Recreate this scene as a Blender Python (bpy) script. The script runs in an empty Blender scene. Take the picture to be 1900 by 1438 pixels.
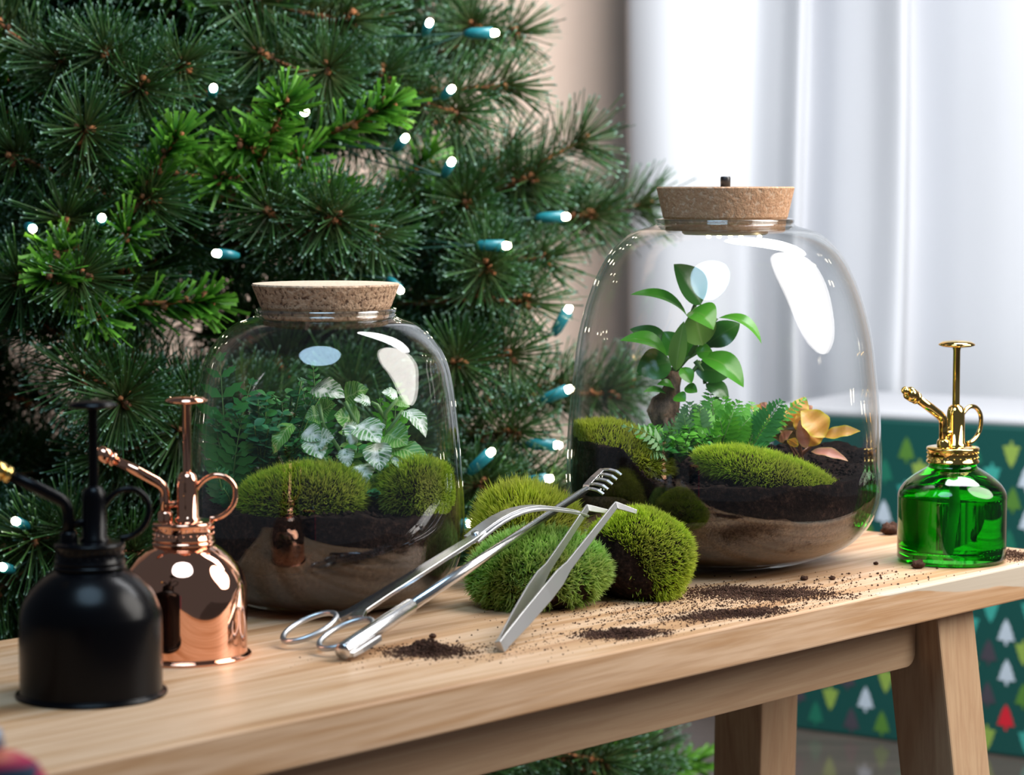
import bpy, math, random
import numpy as np
from mathutils import Vector, Matrix, noise

R = random.Random(11)
rng = np.random.default_rng(11)
SC = bpy.context.scene
C = SC.collection

# ------------------------------------------------------------------ camera, world, lights, exposure
TZ = 0.46                      # height of the bench top
CH = 0.315                     # camera above the bench top
F, CX, CY = 4500.0, 950.0, 719.0
PIT = math.radians(4.69)
cam_data = bpy.data.cameras.new('camera')
cam = bpy.data.objects.new('camera', cam_data)
C.objects.link(cam)
cam.location = (0, 0, TZ + CH)
cam.rotation_euler = (math.pi / 2 - PIT, 0, 0)
cam_data.sensor_width = 36.0
cam_data.lens = F / 1900.0 * 36.0
cam_data.clip_start = 0.05
cam_data.dof.use_dof = True
cam_data.dof.focus_distance = 1.90
cam_data.dof.aperture_fstop = 7.5
SC.camera = cam

world = bpy.data.worlds.new('world')
SC.world = world
world.use_nodes = True
bg = world.node_tree.nodes['Background']
bg.inputs[0].default_value = (0.75, 0.86, 1.0, 1)
bg.inputs[1].default_value = 0.095

def area_light(name, loc, target, sx, sy, radiance, col, shape='RECTANGLE', spread=180):
    d = bpy.data.lights.new(name, 'AREA')
    d.shape = shape
    d.size = sx
    d.size_y = sy
    a = sx * sy * (math.pi / 4 if shape in ('DISK', 'ELLIPSE') else 1)
    d.energy = radiance * math.pi * a
    d.color = col
    d.spread = math.radians(spread)
    o = bpy.data.objects.new(name, d)
    C.objects.link(o)
    o.location = loc
    o.rotation_euler = (Vector(target) - Vector(loc)).to_track_quat('-Z', 'Y').to_euler()
    return o

area_light('key_softbox', (1.35, 1.72, TZ + 0.98), (0.12, 1.95, TZ + 0.1), 1.08, 1.42, 10.0, (1.0, 0.95, 0.89), 'ELLIPSE')
area_light('umbrella_light', (-0.18, 1.10, TZ + 1.28), (0.05, 1.95, TZ + 0.1), 0.75, 0.75, 8.0, (0.50, 0.76, 1.0), 'DISK')
area_light('added_background_fill', (0.66, 2.28, TZ + 1.32), (0.05, 3.9, TZ + 0.1), 1.0, 0.9, 20.5, (0.97, 0.98, 1.0), 'ELLIPSE')  # added out-of-view lamp that brightens the curtain and back wall

SC.view_settings.view_transform = 'Standard'
SC.view_settings.look = 'None'
SC.view_settings.gamma = 1.0
SC.view_settings.use_curve_mapping = False
SC.view_settings.exposure = 0.0
SC.cycles.max_bounces = 14
SC.cycles.transparent_max_bounces = 24
SC.cycles.transmission_bounces = 10
SC.cycles.glossy_bounces = 6
SC.cycles.diffuse_bounces = 4
SC.cycles.sample_clamp_indirect = 6.0
SC.cycles.use_denoising = True

# ------------------------------------------------------------------ pixel to place
_f = Vector((0, math.cos(PIT), -math.sin(PIT)))
_u = Vector((0, math.sin(PIT), math.cos(PIT)))
EYE = Vector((0, 0, TZ + CH))

def ray(x, y):
    return _f + Vector((1, 0, 0)) * ((x - CX) / F) - _u * ((y - CY) / F)

def at(x, y, z=0.0):
    """point seen at pixel x,y that stands z above the bench top"""
    d = ray(x, y)
    return EYE + d * ((TZ + z - EYE.z) / d.z)

def atd(x, y, Y):
    d = ray(x, y)
    return EYE + d * (Y / d.y)

# ------------------------------------------------------------------ object helpers
MW = {}

def thing(name, label, cat, loc=(0, 0, 0), rot=(0, 0, 0), group=None):
    o = bpy.data.objects.new(name, None)
    o.empty_display_size = 0.02
    C.objects.link(o)
    o.location = loc
    o.rotation_euler = rot
    from mathutils import Euler
    MW[o.name] = Matrix.Translation(Vector(loc)) @ Euler(rot).to_matrix().to_4x4()
    tag(o, label, cat, group)
    return o

def tag(o, label=None, cat=None, group=None, kind=None):
    if label: o['label'] = label
    if cat: o['category'] = cat
    if group: o['group'] = group
    if kind: o['kind'] = kind
    return o

class MB:
    def __init__(s):
        s.v, s.f, s.m, s.st = [], [], [], []

    def add(s, vs, fs, mi=0, st=None):
        b = len(s.v)
        s.v += [tuple(v) for v in vs]
        s.f += [tuple(i + b for i in f) for f in fs]
        s.m += [mi] * len(fs)
        s.st += st if st is not None else [(0, 0, 0)] * len(vs)

    def lathe(s, prof, n=48, c=(0, 0, 0), mi=0):
        vs, fs = [], []
        rows = []
        for r, z in prof:
            if r < 1e-6:
                rows.append([len(vs)])
                vs.append((c[0], c[1], c[2] + z))
            else:
                rows.append(list(range(len(vs), len(vs) + n)))
                for i in range(n):
                    a = 2 * math.pi * i / n
                    vs.append((c[0] + r * math.cos(a), c[1] + r * math.sin(a), c[2] + z))
        for A, B in zip(rows[:-1], rows[1:]):
            for i in range(n):
                j = (i + 1) % n
                if len(A) == 1 and len(B) == 1:
                    continue
                if len(A) == 1:
                    fs.append((A[0], B[j], B[i]))
                elif len(B) == 1:
                    fs.append((A[i], A[j], B[0]))
                else:
                    fs.append((A[i], A[j], B[j], B[i]))
        s.add(vs, fs, mi)

    def tube(s, pts, rad, n=10, mi=0, caps=True, st=None):
        pts = [Vector(p) for p in pts]
        if not hasattr(rad, '__len__'):
            rad = [rad] * len(pts)
        vs, fs = [], []
        t0 = (pts[1] - pts[0]).normalized()
        up = Vector((0, 0, 1)) if abs(t0.z) < 0.9 else Vector((1, 0, 0))
        nrm = (up - t0 * up.dot(t0)).normalized()
        for i, p in enumerate(pts):
            t = (pts[min(i + 1, len(pts) - 1)] - pts[max(i - 1, 0)]).normalized()
            nrm = (nrm - t * nrm.dot(t)).normalized()
            bi = t.cross(nrm)
            for k in range(n):
                a = 2 * math.pi * k / n
                vs.append(p + (nrm * math.cos(a) + bi * math.sin(a)) * rad[i])
        for i in range(len(pts) - 1):
            for k in range(n):
                j = (k + 1) % n
                fs.append((i * n + k, i * n + j, (i + 1) * n + j, (i + 1) * n + k))
        if caps:
            fs.append(tuple(reversed(range(n))))
            fs.append(tuple(range((len(pts) - 1) * n, len(pts) * n)))
        s.add(vs, fs, mi, [st] * len(vs) if st else None)

    def strip(s, pts, widths, wdir, th, mi=0):
        """flat bar along pts: width along wdir, thickness th"""
        pts = [Vector(p) for p in pts]
        vs, fs = [], []
        n = len(pts)
        for i, p in enumerate(pts):
            t = (pts[min(i + 1, n - 1)] - pts[max(i - 1, 0)]).normalized()
            w = wdir[i] if isinstance(wdir, (list, tuple)) and not isinstance(wdir, Vector) else Vector(wdir)
            w = (w - t * w.dot(t)).normalized()
            q = t.cross(w).normalized()
            hw = widths[i] / 2 if hasattr(widths, '__len__') else widths / 2
            for a, b in ((-1, -1), (1, -1), (1, 1), (-1, 1)):
                vs.append(p + w * hw * a + q * th / 2 * b)
        for i in range(n - 1):
            for k in range(4):
                j = (k + 1) % 4
                fs.append((i * 4 + k, i * 4 + j, (i + 1) * 4 + j, (i + 1) * 4 + k))
        fs.append((3, 2, 1, 0))
        fs.append(tuple(range((n - 1) * 4, n * 4)))
        s.add(vs, fs, mi)

    def box(s, lo, hi, mi=0):
        x0, y0, z0 = lo
        x1, y1, z1 = hi
        vs = [(x0, y0, z0), (x1, y0, z0), (x1, y1, z0), (x0, y1, z0), (x0, y0, z1), (x1, y0, z1), (x1, y1, z1), (x0, y1, z1)]
        fs = [(3, 2, 1, 0), (4, 5, 6, 7), (0, 1, 5, 4), (1, 2, 6, 5), (2, 3, 7, 6), (3, 0, 4, 7)]
        s.add(vs, fs, mi)

    def ball(s, c, r, n=10, m=7, mi=0, sq=(1, 1, 1)):
        vs, fs = [], []
        for i in range(m + 1):
            th = math.pi * i / m
            for k in range(n):
                a = 2 * math.pi * k / n
                vs.append((c[0] + r * sq[0] * math.sin(th) * math.cos(a), c[1] + r * sq[1] * math.sin(th) * math.sin(a), c[2] + r * sq[2] * math.cos(th)))
        for i in range(m):
            for k in range(n):
                j = (k + 1) % n
                fs.append((i * n + k, (i + 1) * n + k, (i + 1) * n + j, i * n + j))
        s.add(vs, fs, mi)

    def leaf(s, base, tip, width, nrm, bend=0.1, fold=0.15, p=0.8, q=1.0, n=9, m=4, wav=0.0, serr=0.0, mi=0, droop=0.0, th=0.0):
        base, tip, nrm = Vector(base), Vector(tip), Vector(nrm)
        ax = tip - base
        L = ax.length
        ax.normalize()
        nrm = (nrm - ax * nrm.dot(ax)).normalized()
        side = ax.cross(nrm)
        rv = R.random()
        vs, fs, st = [], [], []
        ph = R.random() * 6
        for i in range(n + 1):
            v = i / n
            w = width / 2 * max(0.0, math.sin(math.pi * min(1, v) ** p)) ** q
            if serr:
                w *= 1 - serr * (i % 2)
            c = base + ax * L * v + nrm * L * bend * 4 * v * (1 - v) - Vector((0, 0, 1)) * droop * L * v * v
            for j in range(m + 1):
                u = -1 + 2 * j / m
                h = fold * abs(u) * w + wav * w * math.sin(v * 14 + ph + u)
                vs.append(c + side * u * w + nrm * h)
                st.append((u * 0.5 + 0.5, v, rv))
        for i in range(n):
            for j in range(m):
                a = i * (m + 1) + j
                fs.append((a, a + 1, a + m + 2, a + m + 1))
        s.add(vs, fs, mi, st)

    def build(s, name, mats, parent=None, world_space=True, smooth=True, bevel=0.0):
        me = bpy.data.meshes.new(name)
        me.from_pydata(s.v, [], s.f)
        if not isinstance(mats, (list, tuple)):
            mats = [mats]
        for m in mats:
            me.materials.append(m)
        me.polygons.foreach_set('material_index', s.m)
        a = me.attributes.new('st', 'FLOAT_VECTOR', 'POINT')
        a.data.foreach_set('vector', np.array(s.st, dtype=np.float32).ravel())
        me.polygons.foreach_set('use_smooth', [smooth] * len(me.polygons))
        me.update()
        o = bpy.data.objects.new(name, me)
        C.objects.link(o)
        if bevel:
            b = o.modifiers.new('bevel', 'BEVEL')
            b.width = bevel
            b.segments = 2
            b.limit_method = 'ANGLE'
        par(o, parent, world_space)
        return o

def par(o, parent, world_space=True):
    if parent is not None:
        o.parent = parent
        if world_space:
            root = parent
            M = MW.get(parent.name)
            if M is None:                      # a sub-part of a part built in world space
                while root.parent is not None:
                    root = root.parent
                return
            o.matrix_parent_inverse = M.inverted()

def np_mesh(name, V, T, st, mats, midx=None, smooth=False):
    me = bpy.data.meshes.new(name)
    V = np.asarray(V, dtype=np.float32)
    T = np.asarray(T, dtype=np.int32)
    me.vertices.add(len(V))
    me.vertices.foreach_set('co', V.ravel())
    me.loops.add(T.size)
    me.loops.foreach_set('vertex_index', T.ravel())
    me.polygons.add(len(T))
    me.polygons.foreach_set('loop_start', np.arange(0, T.size, 3, dtype=np.int32))
    for m in (mats if isinstance(mats, (list, tuple)) else [mats]):
        me.materials.append(m)
    if midx is not None:
        me.polygons.foreach_set('material_index', np.asarray(midx, dtype=np.int32))
    me.polygons.foreach_set('use_smooth', np.full(len(T), smooth))
    a = me.attributes.new('st', 'FLOAT_VECTOR', 'POINT')
    a.data.foreach_set('vector', np.asarray(st, dtype=np.float32).ravel())
    me.update(calc_edges=True)
    me.validate()
    return me

def link(name, me, parent=None, world_space=True):
    o = bpy.data.objects.new(name, me)
    C.objects.link(o)
    par(o, parent, world_space)
    return o

def blades(P, D, L, W, curl=0.0):
    """thin tapered blades from points P along unit D; 5 verts, 3 triangles each"""
    n = len(P)
    side = np.cross(D, rng.normal(size=(n, 3)))
    side /= np.linalg.norm(side, axis=1, keepdims=True) + 1e-9
    bend = rng.normal(size=(n, 3)) * curl * L[:, None]
    W = W[:, None] / 2
    V = np.empty((n, 5, 3))
    V[:, 0] = P - side * W
    V[:, 1] = P + side * W
    mid = P + D * L[:, None] * 0.55 + bend * 0.3
    V[:, 2] = mid - side * W * 0.85
    V[:, 3] = mid + side * W * 0.85
    V[:, 4] = P + D * L[:, None] + bend
    b = (np.arange(n) * 5)[:, None, None]
    T = (np.array([[0, 1, 3], [0, 3, 2], [2, 3, 4]])[None] + b).reshape(-1, 3)
    rv = rng.random(n)
    st = np.empty((n, 5, 3))
    st[:, :, 0] = np.array([0, 0, 0.55, 0.55, 1.0])[None]
    st[:, :, 1] = rv[:, None]
    st[:, :, 2] = 0
    return V.reshape(-1, 3), T, st.reshape(-1, 3)

# ------------------------------------------------------------------ materials
class NT:
    def __init__(s, name):
        s.m = bpy.data.materials.new(name)
        s.m.use_nodes = True
        s.t = s.m.node_tree
        s.b = s.t.nodes['Principled BSDF']
        s.out = s.t.nodes['Material Output']

    def n(s, typ, **kw):
        x = s.t.nodes.new(typ)
        for k, v in kw.items():
            if k.startswith('i_'):
                x.inputs[k[2:].replace('_', ' ')].default_value = v
            else:
                setattr(x, k, v)
        return x

    def l(s, a, b):
        s.t.links.new(a, b)

    def coord(s, scale=(1, 1, 1), kind='Object', rot=(0, 0, 0)):
        tc = s.n('ShaderNodeTexCoord')
        mp = s.n('ShaderNodeMapping')
        mp.inputs['Scale'].default_value = scale
        mp.inputs['Rotation'].default_value = rot
        s.l(tc.outputs[kind], mp.inputs[0])
        return mp.outputs[0]

    def noise(s, vec, scale, detail=4, rough=0.55, dist=0.0):
        x = s.n('ShaderNodeTexNoise')
        x.inputs['Scale'].default_value = scale
        x.inputs['Detail'].default_value = detail
        x.inputs['Roughness'].default_value = rough
        x.inputs['Distortion'].default_value = dist
        if vec is not None:
            s.l(vec, x.inputs['Vector'])
        return x.outputs['Fac']

    def ramp(s, fac, stops):
        x = s.n('ShaderNodeValToRGB')
        el = x.color_ramp.elements
        while len(el) < len(stops):
            el.new(0.5)
        for e, (p, c) in zip(el, stops):
            e.position = p
            e.color = (*c, 1) if len(c) == 3 else c
        s.l(fac, x.inputs[0])
        return x.outputs[0]

    def mix(s, fac, a, b, blend='MIX'):
        x = s.n('ShaderNodeMix', data_type='RGBA', blend_type=blend)
        for v, i in ((fac, 0), (a, 6), (b, 7)):
            if hasattr(v, 'links') or hasattr(v, 'is_linked'):
                s.l(v, x.inputs[i])
            else:
                x.inputs[i].default_value = v if i == 0 else (*v, 1)
        return x.outputs[2]

    def math(s, op, a, b=None, c=None, clamp=False):
        x = s.n('ShaderNodeMath', operation=op, use_clamp=clamp)
        for i, v in enumerate((a, b, c)):
            if v is None: continue
            if hasattr(v, 'is_linked'): s.l(v, x.inputs[i])
            else: x.inputs[i].default_value = v
        return x.outputs[0]

    def bump(s, h, strength=0.3, dist=0.002):
        x = s.n('ShaderNodeBump')
        x.inputs['Strength'].default_value = strength
        x.inputs['Distance'].default_value = dist
        s.l(h, x.inputs['Height'])
        s.l(x.outputs[0], s.b.inputs['Normal'])

    def st(s):
        a = s.n('ShaderNodeAttribute', attribute_name='st')
        x = s.n('ShaderNodeSeparateXYZ')
        s.l(a.outputs['Vector'], x.inputs[0])
        return x.outputs

    def set(s, **kw):
        for k, v in kw.items():
            k = k.replace('_', ' ')
            if hasattr(v, 'is_linked'): s.l(v, s.b.inputs[k])
            else: s.b.inputs[k].default_value = (*v, 1) if hasattr(v, '__len__') and len(v) == 3 and 'Color' in k else v
        return s

def plain(name, col, rough=0.5, metal=0.0, **kw):
    t = NT(name)
    t.set(Base_Color=col, Roughness=rough, Metallic=metal, **kw)
    return t.m

def wood_mat(name, light, mid, dark, sap=False, gscale=1.0, upright=False):
    t = NT(name)
    v = t.coord((24, 24, 1.4) if upright else (1.1 * gscale, 24 * gscale, 24 * gscale))
    n1 = t.noise(v, 1.6, 5, 0.55, 0.6)
    v2 = t.coord((160, 160, 6) if upright else (5, 160, 160))
    n2 = t.noise(v2, 1.8, 3, 0.6)
    c = t.ramp(n1, [(0.32, dark), (0.42, mid), (0.52, light), (0.60, mid), (0.70, light)])
    c = t.mix(t.math('MULTIPLY', n2, 0.45), c, dark, 'MULTIPLY') if False else t.mix(t.ramp(n2, [(0.45, (0, 0, 0)), (0.75, (0.4, 0.4, 0.4))]), c, dark)
    if sap:
        tc = t.n('ShaderNodeTexCoord')
        x = t.n('ShaderNodeSeparateXYZ')
        t.l(tc.outputs['Object'], x.inputs[0])
        wob = t.noise(t.coord((9, 9, 30)), 1.5, 3, 0.5)
        lim = t.math('MULTIPLY', t.math('SUBTRACT', x.outputs[0], 0.775), -0.085)
        lim = t.math('ADD', lim, t.math('MULTIPLY', t.math('SUBTRACT', wob, 0.5), 0.012))
        fz = t.math('MULTIPLY', t.math('SUBTRACT', x.outputs[2], lim), 900, clamp=True)
        fx = t.math('MULTIPLY', t.math('SUBTRACT', x.outputs[0], 0.775), 120, clamp=True)
        fy = t.math('MULTIPLY', t.math('SUBTRACT', 0.010, x.outputs[1]), 600, clamp=True)
        c = t.mix(t.math('MULTIPLY', t.math('MULTIPLY', fz, fx), fy), c, (0.56, 0.475, 0.375))
    t.set(Base_Color=c, Roughness=0.5)
    t.bump(n2, 0.12, 0.001)
    return t.m

M = {}
M['wood'] = wood_mat('bench_wood', (0.67, 0.455, 0.295), (0.51, 0.295, 0.150), (0.345, 0.168, 0.075), sap=True)
M['leg_wood'] = wood_mat('leg_wood', (0.56, 0.37, 0.22), (0.50, 0.31, 0.18), (0.36, 0.20, 0.11), upright=True)
M['rail_wood'] = wood_mat('rail_wood', (0.50, 0.34, 0.21), (0.44, 0.28, 0.165), (0.31, 0.18, 0.10))

def cork_mat(name, c1, c2, gap, scale, top):
    t = NT(name)
    v = t.n('ShaderNodeTexVoronoi')
    v.inputs['Scale'].default_value = scale
    t.l(t.coord((1, 1, 1.3)), v.inputs['Vector'])
    hue = t.n('ShaderNodeSeparateXYZ')
    t.l(v.outputs['Color'], hue.inputs[0])
    c = t.mix(hue.outputs[0], c1, c2)
    n = t.noise(t.coord(), scale * 0.9, 3, 0.6)
    g = t.ramp(n, [(0.36, (1, 1, 1)), (0.46, (0, 0, 0))])
    c = t.mix(g, c, gap)
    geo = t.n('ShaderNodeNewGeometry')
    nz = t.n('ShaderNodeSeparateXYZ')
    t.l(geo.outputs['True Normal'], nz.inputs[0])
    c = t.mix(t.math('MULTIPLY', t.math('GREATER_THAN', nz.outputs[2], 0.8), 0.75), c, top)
    t.set(Base_Color=c, Roughness=0.85)
    t.bump(t.math('MULTIPLY', n, 1.0), 0.5, 0.003)
    return t.m

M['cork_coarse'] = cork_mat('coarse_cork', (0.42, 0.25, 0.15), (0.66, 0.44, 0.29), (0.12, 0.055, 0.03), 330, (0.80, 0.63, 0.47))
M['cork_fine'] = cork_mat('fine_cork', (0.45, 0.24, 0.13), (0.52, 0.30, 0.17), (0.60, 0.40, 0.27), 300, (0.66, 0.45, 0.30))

def glass_mat(name, edge=(0.70, 0.73, 0.72), face=(1.0, 1.0, 1.0), p=5.0, gain=1.0):
    t = NT(name)
    t.t.nodes.remove(t.b)
    lw = t.n('ShaderNodeLayerWeight')
    lw.inputs['Blend'].default_value = 0.5
    fc = lw.outputs['Facing']
    fres = t.math('MULTIPLY_ADD', t.math('POWER', fc, 5.0), 0.96, 0.042 * gain, clamp=True)
    col = t.mix(t.math('POWER', fc, p), face, edge)
    tr = t.n('ShaderNodeBsdfTransparent')
    t.l(col, tr.inputs[0])
    gl = t.n('ShaderNodeBsdfGlossy')
    gl.inputs['Roughness'].default_value = 0.0
    gl.inputs['Color'].default_value = (1, 1, 1, 1)
    mx = t.n('ShaderNodeMixShader')
    t.l(fres, mx.inputs[0])
    t.l(tr.outputs[0], mx.inputs[1])
    t.l(gl.outputs[0], mx.inputs[2])
    t.l(mx.outputs[0], t.out.inputs[0])
    return t.m

M['glass'] = glass_mat('clear_glass')
M['green_glass'] = plain('green_glass', (0.045, 0.66, 0.05), 0.0, 0.0, Transmission_Weight=1.0, IOR=1.5)
M['water'] = plain('water', (0.75, 0.95, 0.8), 0.0, 0.0, Transmission_Weight=1.0, IOR=1.33)
M['steel'] = plain('brushed_steel', (0.66, 0.66, 0.67), 0.22, 1.0)
M['satin_steel'] = plain('satin_steel', (0.52, 0.53, 0.55), 0.38, 1.0)
M['copper'] = plain('polished_copper', (0.90, 0.47, 0.32), 0.04, 1.0)
M['gold'] = plain('polished_brass', (0.90, 0.62, 0.20), 0.06, 1.0)
M['black'] = plain('matte_black_paint', (0.002, 0.002, 0.003), 0.25, 0.0, Specular_IOR_Level=0.15)
M['black_plastic'] = plain('black_plastic', (0.01, 0.01, 0.012), 0.4)
M['tube'] = plain('dip_tube_plastic', (0.35, 0.6, 0.4), 0.3)

def soil_mat(name, a, b, c, scale=260, bump=0.8):
    t = NT(name)
    v = t.coord()
    n = t.noise(v, scale, 5, 0.7)
    n2 = t.noise(v, scale * 0.12, 3, 0.5)
    col = t.ramp(n, [(0.35, a), (0.55, b), (0.72, c)])
    col = t.mix(t.ramp(n2, [(0.45, (0, 0, 0)), (0.62, (0.8, 0.8, 0.8))]), col, a)
    t.set(Base_Color=col, Roughness=0.95, Specular_IOR_Level=0.08)
    t.bump(n, bump, 0.004)
    return t.m

M['soil'] = soil_mat('dark_soil', (0.006, 0.0035, 0.003), (0.022, 0.012, 0.009), (0.07, 0.038, 0.027))
M['sand'] = soil_mat('brown_sand', (0.035, 0.018, 0.011), (0.105, 0.060, 0.036), (0.155, 0.095, 0.060), 420, 0.3)
M['gravel'] = soil_mat('grey_brown_grit', (0.012, 0.007, 0.006), (0.034, 0.021, 0.016), (0.075, 0.047, 0.036), 300, 0.5)
M['crumb'] = soil_mat('crumbled_soil', (0.035, 0.017, 0.012), (0.10, 0.052, 0.036), (0.20, 0.11, 0.078), 500, 0.4)

def blade_mat(name, base, mid, tip, alt, trans=0.25, rough=0.55, tip_at=0.95, midpos=0.45, vary=0.0):
    t = NT(name)
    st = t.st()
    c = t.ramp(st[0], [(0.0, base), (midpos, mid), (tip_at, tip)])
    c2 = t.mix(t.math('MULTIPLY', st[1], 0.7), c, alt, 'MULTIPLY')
    if vary:
        n = t.noise(t.coord(), vary, 3, 0.5)
        c2 = t.mix(t.ramp(n, [(0.42, (0, 0, 0)), (0.68, (0.75, 0.75, 0.75))]), c2, t.mix(st[0], base, (0.42, 0.36, 0.10)))
    t.set(Base_Color=c2, Roughness=rough, Specular_IOR_Level=0.22)
    tl = t.n('ShaderNodeBsdfTranslucent')
    t.l(c2, tl.inputs[0])
    mx = t.n('ShaderNodeMixShader')
    mx.inputs[0].default_value = trans
    t.l(t.b.outputs[0], mx.inputs[1])
    t.l(tl.outputs[0], mx.inputs[2])
    t.l(mx.outputs[0], t.out.inputs[0])
    return t.m

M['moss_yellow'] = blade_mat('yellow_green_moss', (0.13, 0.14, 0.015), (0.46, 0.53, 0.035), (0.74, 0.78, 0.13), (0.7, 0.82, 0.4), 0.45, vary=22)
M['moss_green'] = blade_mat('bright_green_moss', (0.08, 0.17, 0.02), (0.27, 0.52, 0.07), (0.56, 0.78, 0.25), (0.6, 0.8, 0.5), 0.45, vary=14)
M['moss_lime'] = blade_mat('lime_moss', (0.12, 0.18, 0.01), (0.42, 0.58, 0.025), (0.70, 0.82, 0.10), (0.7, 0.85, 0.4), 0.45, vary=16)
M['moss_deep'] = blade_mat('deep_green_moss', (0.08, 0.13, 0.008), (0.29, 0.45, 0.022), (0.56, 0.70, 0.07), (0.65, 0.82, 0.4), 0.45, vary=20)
M['needle_pine'] = blade_mat('pine_needles', (0.05, 0.05, 0.012), (0.036, 0.118, 0.028), (0.24, 0.38, 0.29), (0.45, 0.55, 0.60), 0.15, 0.5, 0.985, 0.91)
M['needle_fir'] = blade_mat('fir_needles', (0.02, 0.06, 0.010), (0.055, 0.19, 0.018), (0.17, 0.40, 0.05), (0.5, 0.75, 0.4), 0.2, 0.4, 1.0, 0.5)

def leaf_mat(name, col, col2, vein, nv=9, vw=0.0, veinamt=0.0, edge=None, rough=0.35, trans=0.25, mid=0.35, slant=0.55, patch=0.0):
    t = NT(name)
    st = t.st()
    u = t.math('ABSOLUTE', t.math('MULTIPLY_ADD', st[0], 2.0, -1.0))
    v = st[1]
    c = t.mix(st[2], col, col2)
    nz = t.noise(t.coord(), 60, 3, 0.5)
    c = t.mix(t.math('MULTIPLY', nz, 0.35), c, col2)
    if edge is not None:
        c = t.mix(t.math('POWER', t.math('MAXIMUM', u, t.math('MULTIPLY', t.math('ABSOLUTE', t.math('MULTIPLY_ADD', v, 2.0, -1.0)), 0.97)), 5.0), c, edge)
    # side veins run forward from the midrib
    w = t.math('FRACT', t.math('MULTIPLY', t.math('SUBTRACT', v, t.math('MULTIPLY', u, slant * 0.45)), nv))
    w = t.math('ABSOLUTE', t.math('MULTIPLY_ADD', w, 2.0, -1.0))
    line = t.math('MULTIPLY', t.math('SUBTRACT', w, 1.0 - vw), 1.0 / max(vw, 0.05), clamp=True)
    midl = t.math('SUBTRACT', 1.0, t.math('MULTIPLY', u, 9.0), clamp=True)
    amt = t.math('MAXIMUM', t.math('MULTIPLY', line, veinamt), t.math('MULTIPLY', midl, mid))
    if patch:
        pn = t.noise(t.coord(), 140, 3, 0.6)
        amt = t.math('MAXIMUM', amt, t.math('MULTIPLY', t.math('MULTIPLY', t.math('SUBTRACT', pn, 0.40), 6.0, clamp=True), t.math('MULTIPLY', t.math('SUBTRACT', 1.0, u), patch)))
    c = t.mix(amt, c, vein)
    t.set(Base_Color=c, Roughness=rough)
    tl = t.n('ShaderNodeBsdfTranslucent')
    t.l(c, tl.inputs[0])
    mx = t.n('ShaderNodeMixShader')
    mx.inputs[0].default_value = trans
    t.l(t.b.outputs[0], mx.inputs[1])
    t.l(tl.outputs[0], mx.inputs[2])
    t.l(mx.outputs[0], t.out.inputs[0])
    return t.m

M['ficus_leaf'] = leaf_mat('ficus_leaf', (0.07, 0.32, 0.016), (0.10, 0.40, 0.025), (0.20, 0.40, 0.07), mid=0.5, rough=0.28)
M['ficus_dark'] = leaf_mat('dark_ficus_leaf', (0.025, 0.13, 0.016), (0.04, 0.17, 0.02), (0.09, 0.2, 0.05), mid=0.4, rough=0.25)
M['ficus_pale'] = leaf_mat('pale_ficus_leaf', (0.17, 0.36, 0.06), (0.24, 0.45, 0.10), (0.38, 0.55, 0.2), mid=0.5, rough=0.35)
M['nerve_white'] = leaf_mat('white_veined_leaf', (0.05, 0.20, 0.04), (0.09, 0.30, 0.06), (0.92, 0.96, 0.90), 8, 0.55, 0.95, mid=1.0, rough=0.4, patch=1.3)
M['nerve_green'] = leaf_mat('pale_veined_leaf', (0.08, 0.27, 0.03), (0.12, 0.36, 0.045), (0.48, 0.64, 0.26), 10, 0.42, 0.8, mid=0.9, rough=0.4)
M['croton'] = leaf_mat('orange_leaf', (0.80, 0.30, 0.03), (0.80, 0.42, 0.10), (0.75, 0.55, 0.08), 9, 0.3, 0.25, edge=(0.72, 0.62, 0.02), rough=0.4, trans=0.35)
M['croton_pink'] = leaf_mat('pink_leaf', (0.62, 0.20, 0.14), (0.66, 0.27, 0.19), (0.72, 0.42, 0.3), 9, 0.3, 0.3, edge=(0.55, 0.35, 0.10), rough=0.4, trans=0.35)
M['croton_dark'] = leaf_mat('dark_bronze_leaf', (0.10, 0.11, 0.035), (0.16, 0.10, 0.03), (0.32, 0.2, 0.05), 9, 0.3, 0.3, edge=(0.35, 0.16, 0.03), rough=0.4)
M['fern'] = leaf_mat('bright_fern', (0.085, 0.36, 0.018), (0.13, 0.46, 0.03), (0.2, 0.45, 0.1), mid=0.4, rough=0.45)
M['fern_dark'] = leaf_mat('deep_fern', (0.045, 0.25, 0.04), (0.07, 0.34, 0.07), (0.10, 0.25, 0.1), mid=0.4, rough=0.45)
M['fern_pale'] = leaf_mat('pale_fern', (0.17, 0.36, 0.14), (0.22, 0.42, 0.18), (0.35, 0.52, 0.3), mid=0.4, rough=0.5)
M['teal_leaf'] = leaf_mat('blue_green_leaf', (0.028, 0.16, 0.065), (0.05, 0.24, 0.095), (0.08, 0.2, 0.12), mid=0.4, rough=0.35)
M['stem'] = plain('green_stem', (0.12, 0.24, 0.06), 0.5)
M['stem_brown'] = plain('brown_stem', (0.10, 0.055, 0.025), 0.7)
t_ = NT('ficus_bark')
n_ = t_.noise(t_.coord((1, 1, 0.6)), 160, 4, 0.6)
t_.set(Base_Color=t_.ramp(n_, [(0.35, (0.08, 0.045, 0.028)), (0.65, (0.30, 0.175, 0.115))]), Roughness=0.85)
t_.bump(n_, 0.6, 0.003)
M['bark'] = t_.m
t_ = NT('artificial_branch_stem')
n_ = t_.noise(t_.coord(), 120, 3, 0.6)
t_.set(Base_Color=t_.ramp(n_, [(0.38, (0.10, 0.036, 0.013)), (0.66, (0.48, 0.17, 0.055))]), Roughness=0.8)
M['twig'] = t_.m

# ------------------------------------------------------------------ the room
def structure(name, mb, m, **kw):
    o = mb.build(name, m, **kw)
    o['kind'] = 'structure'
    return o

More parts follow.
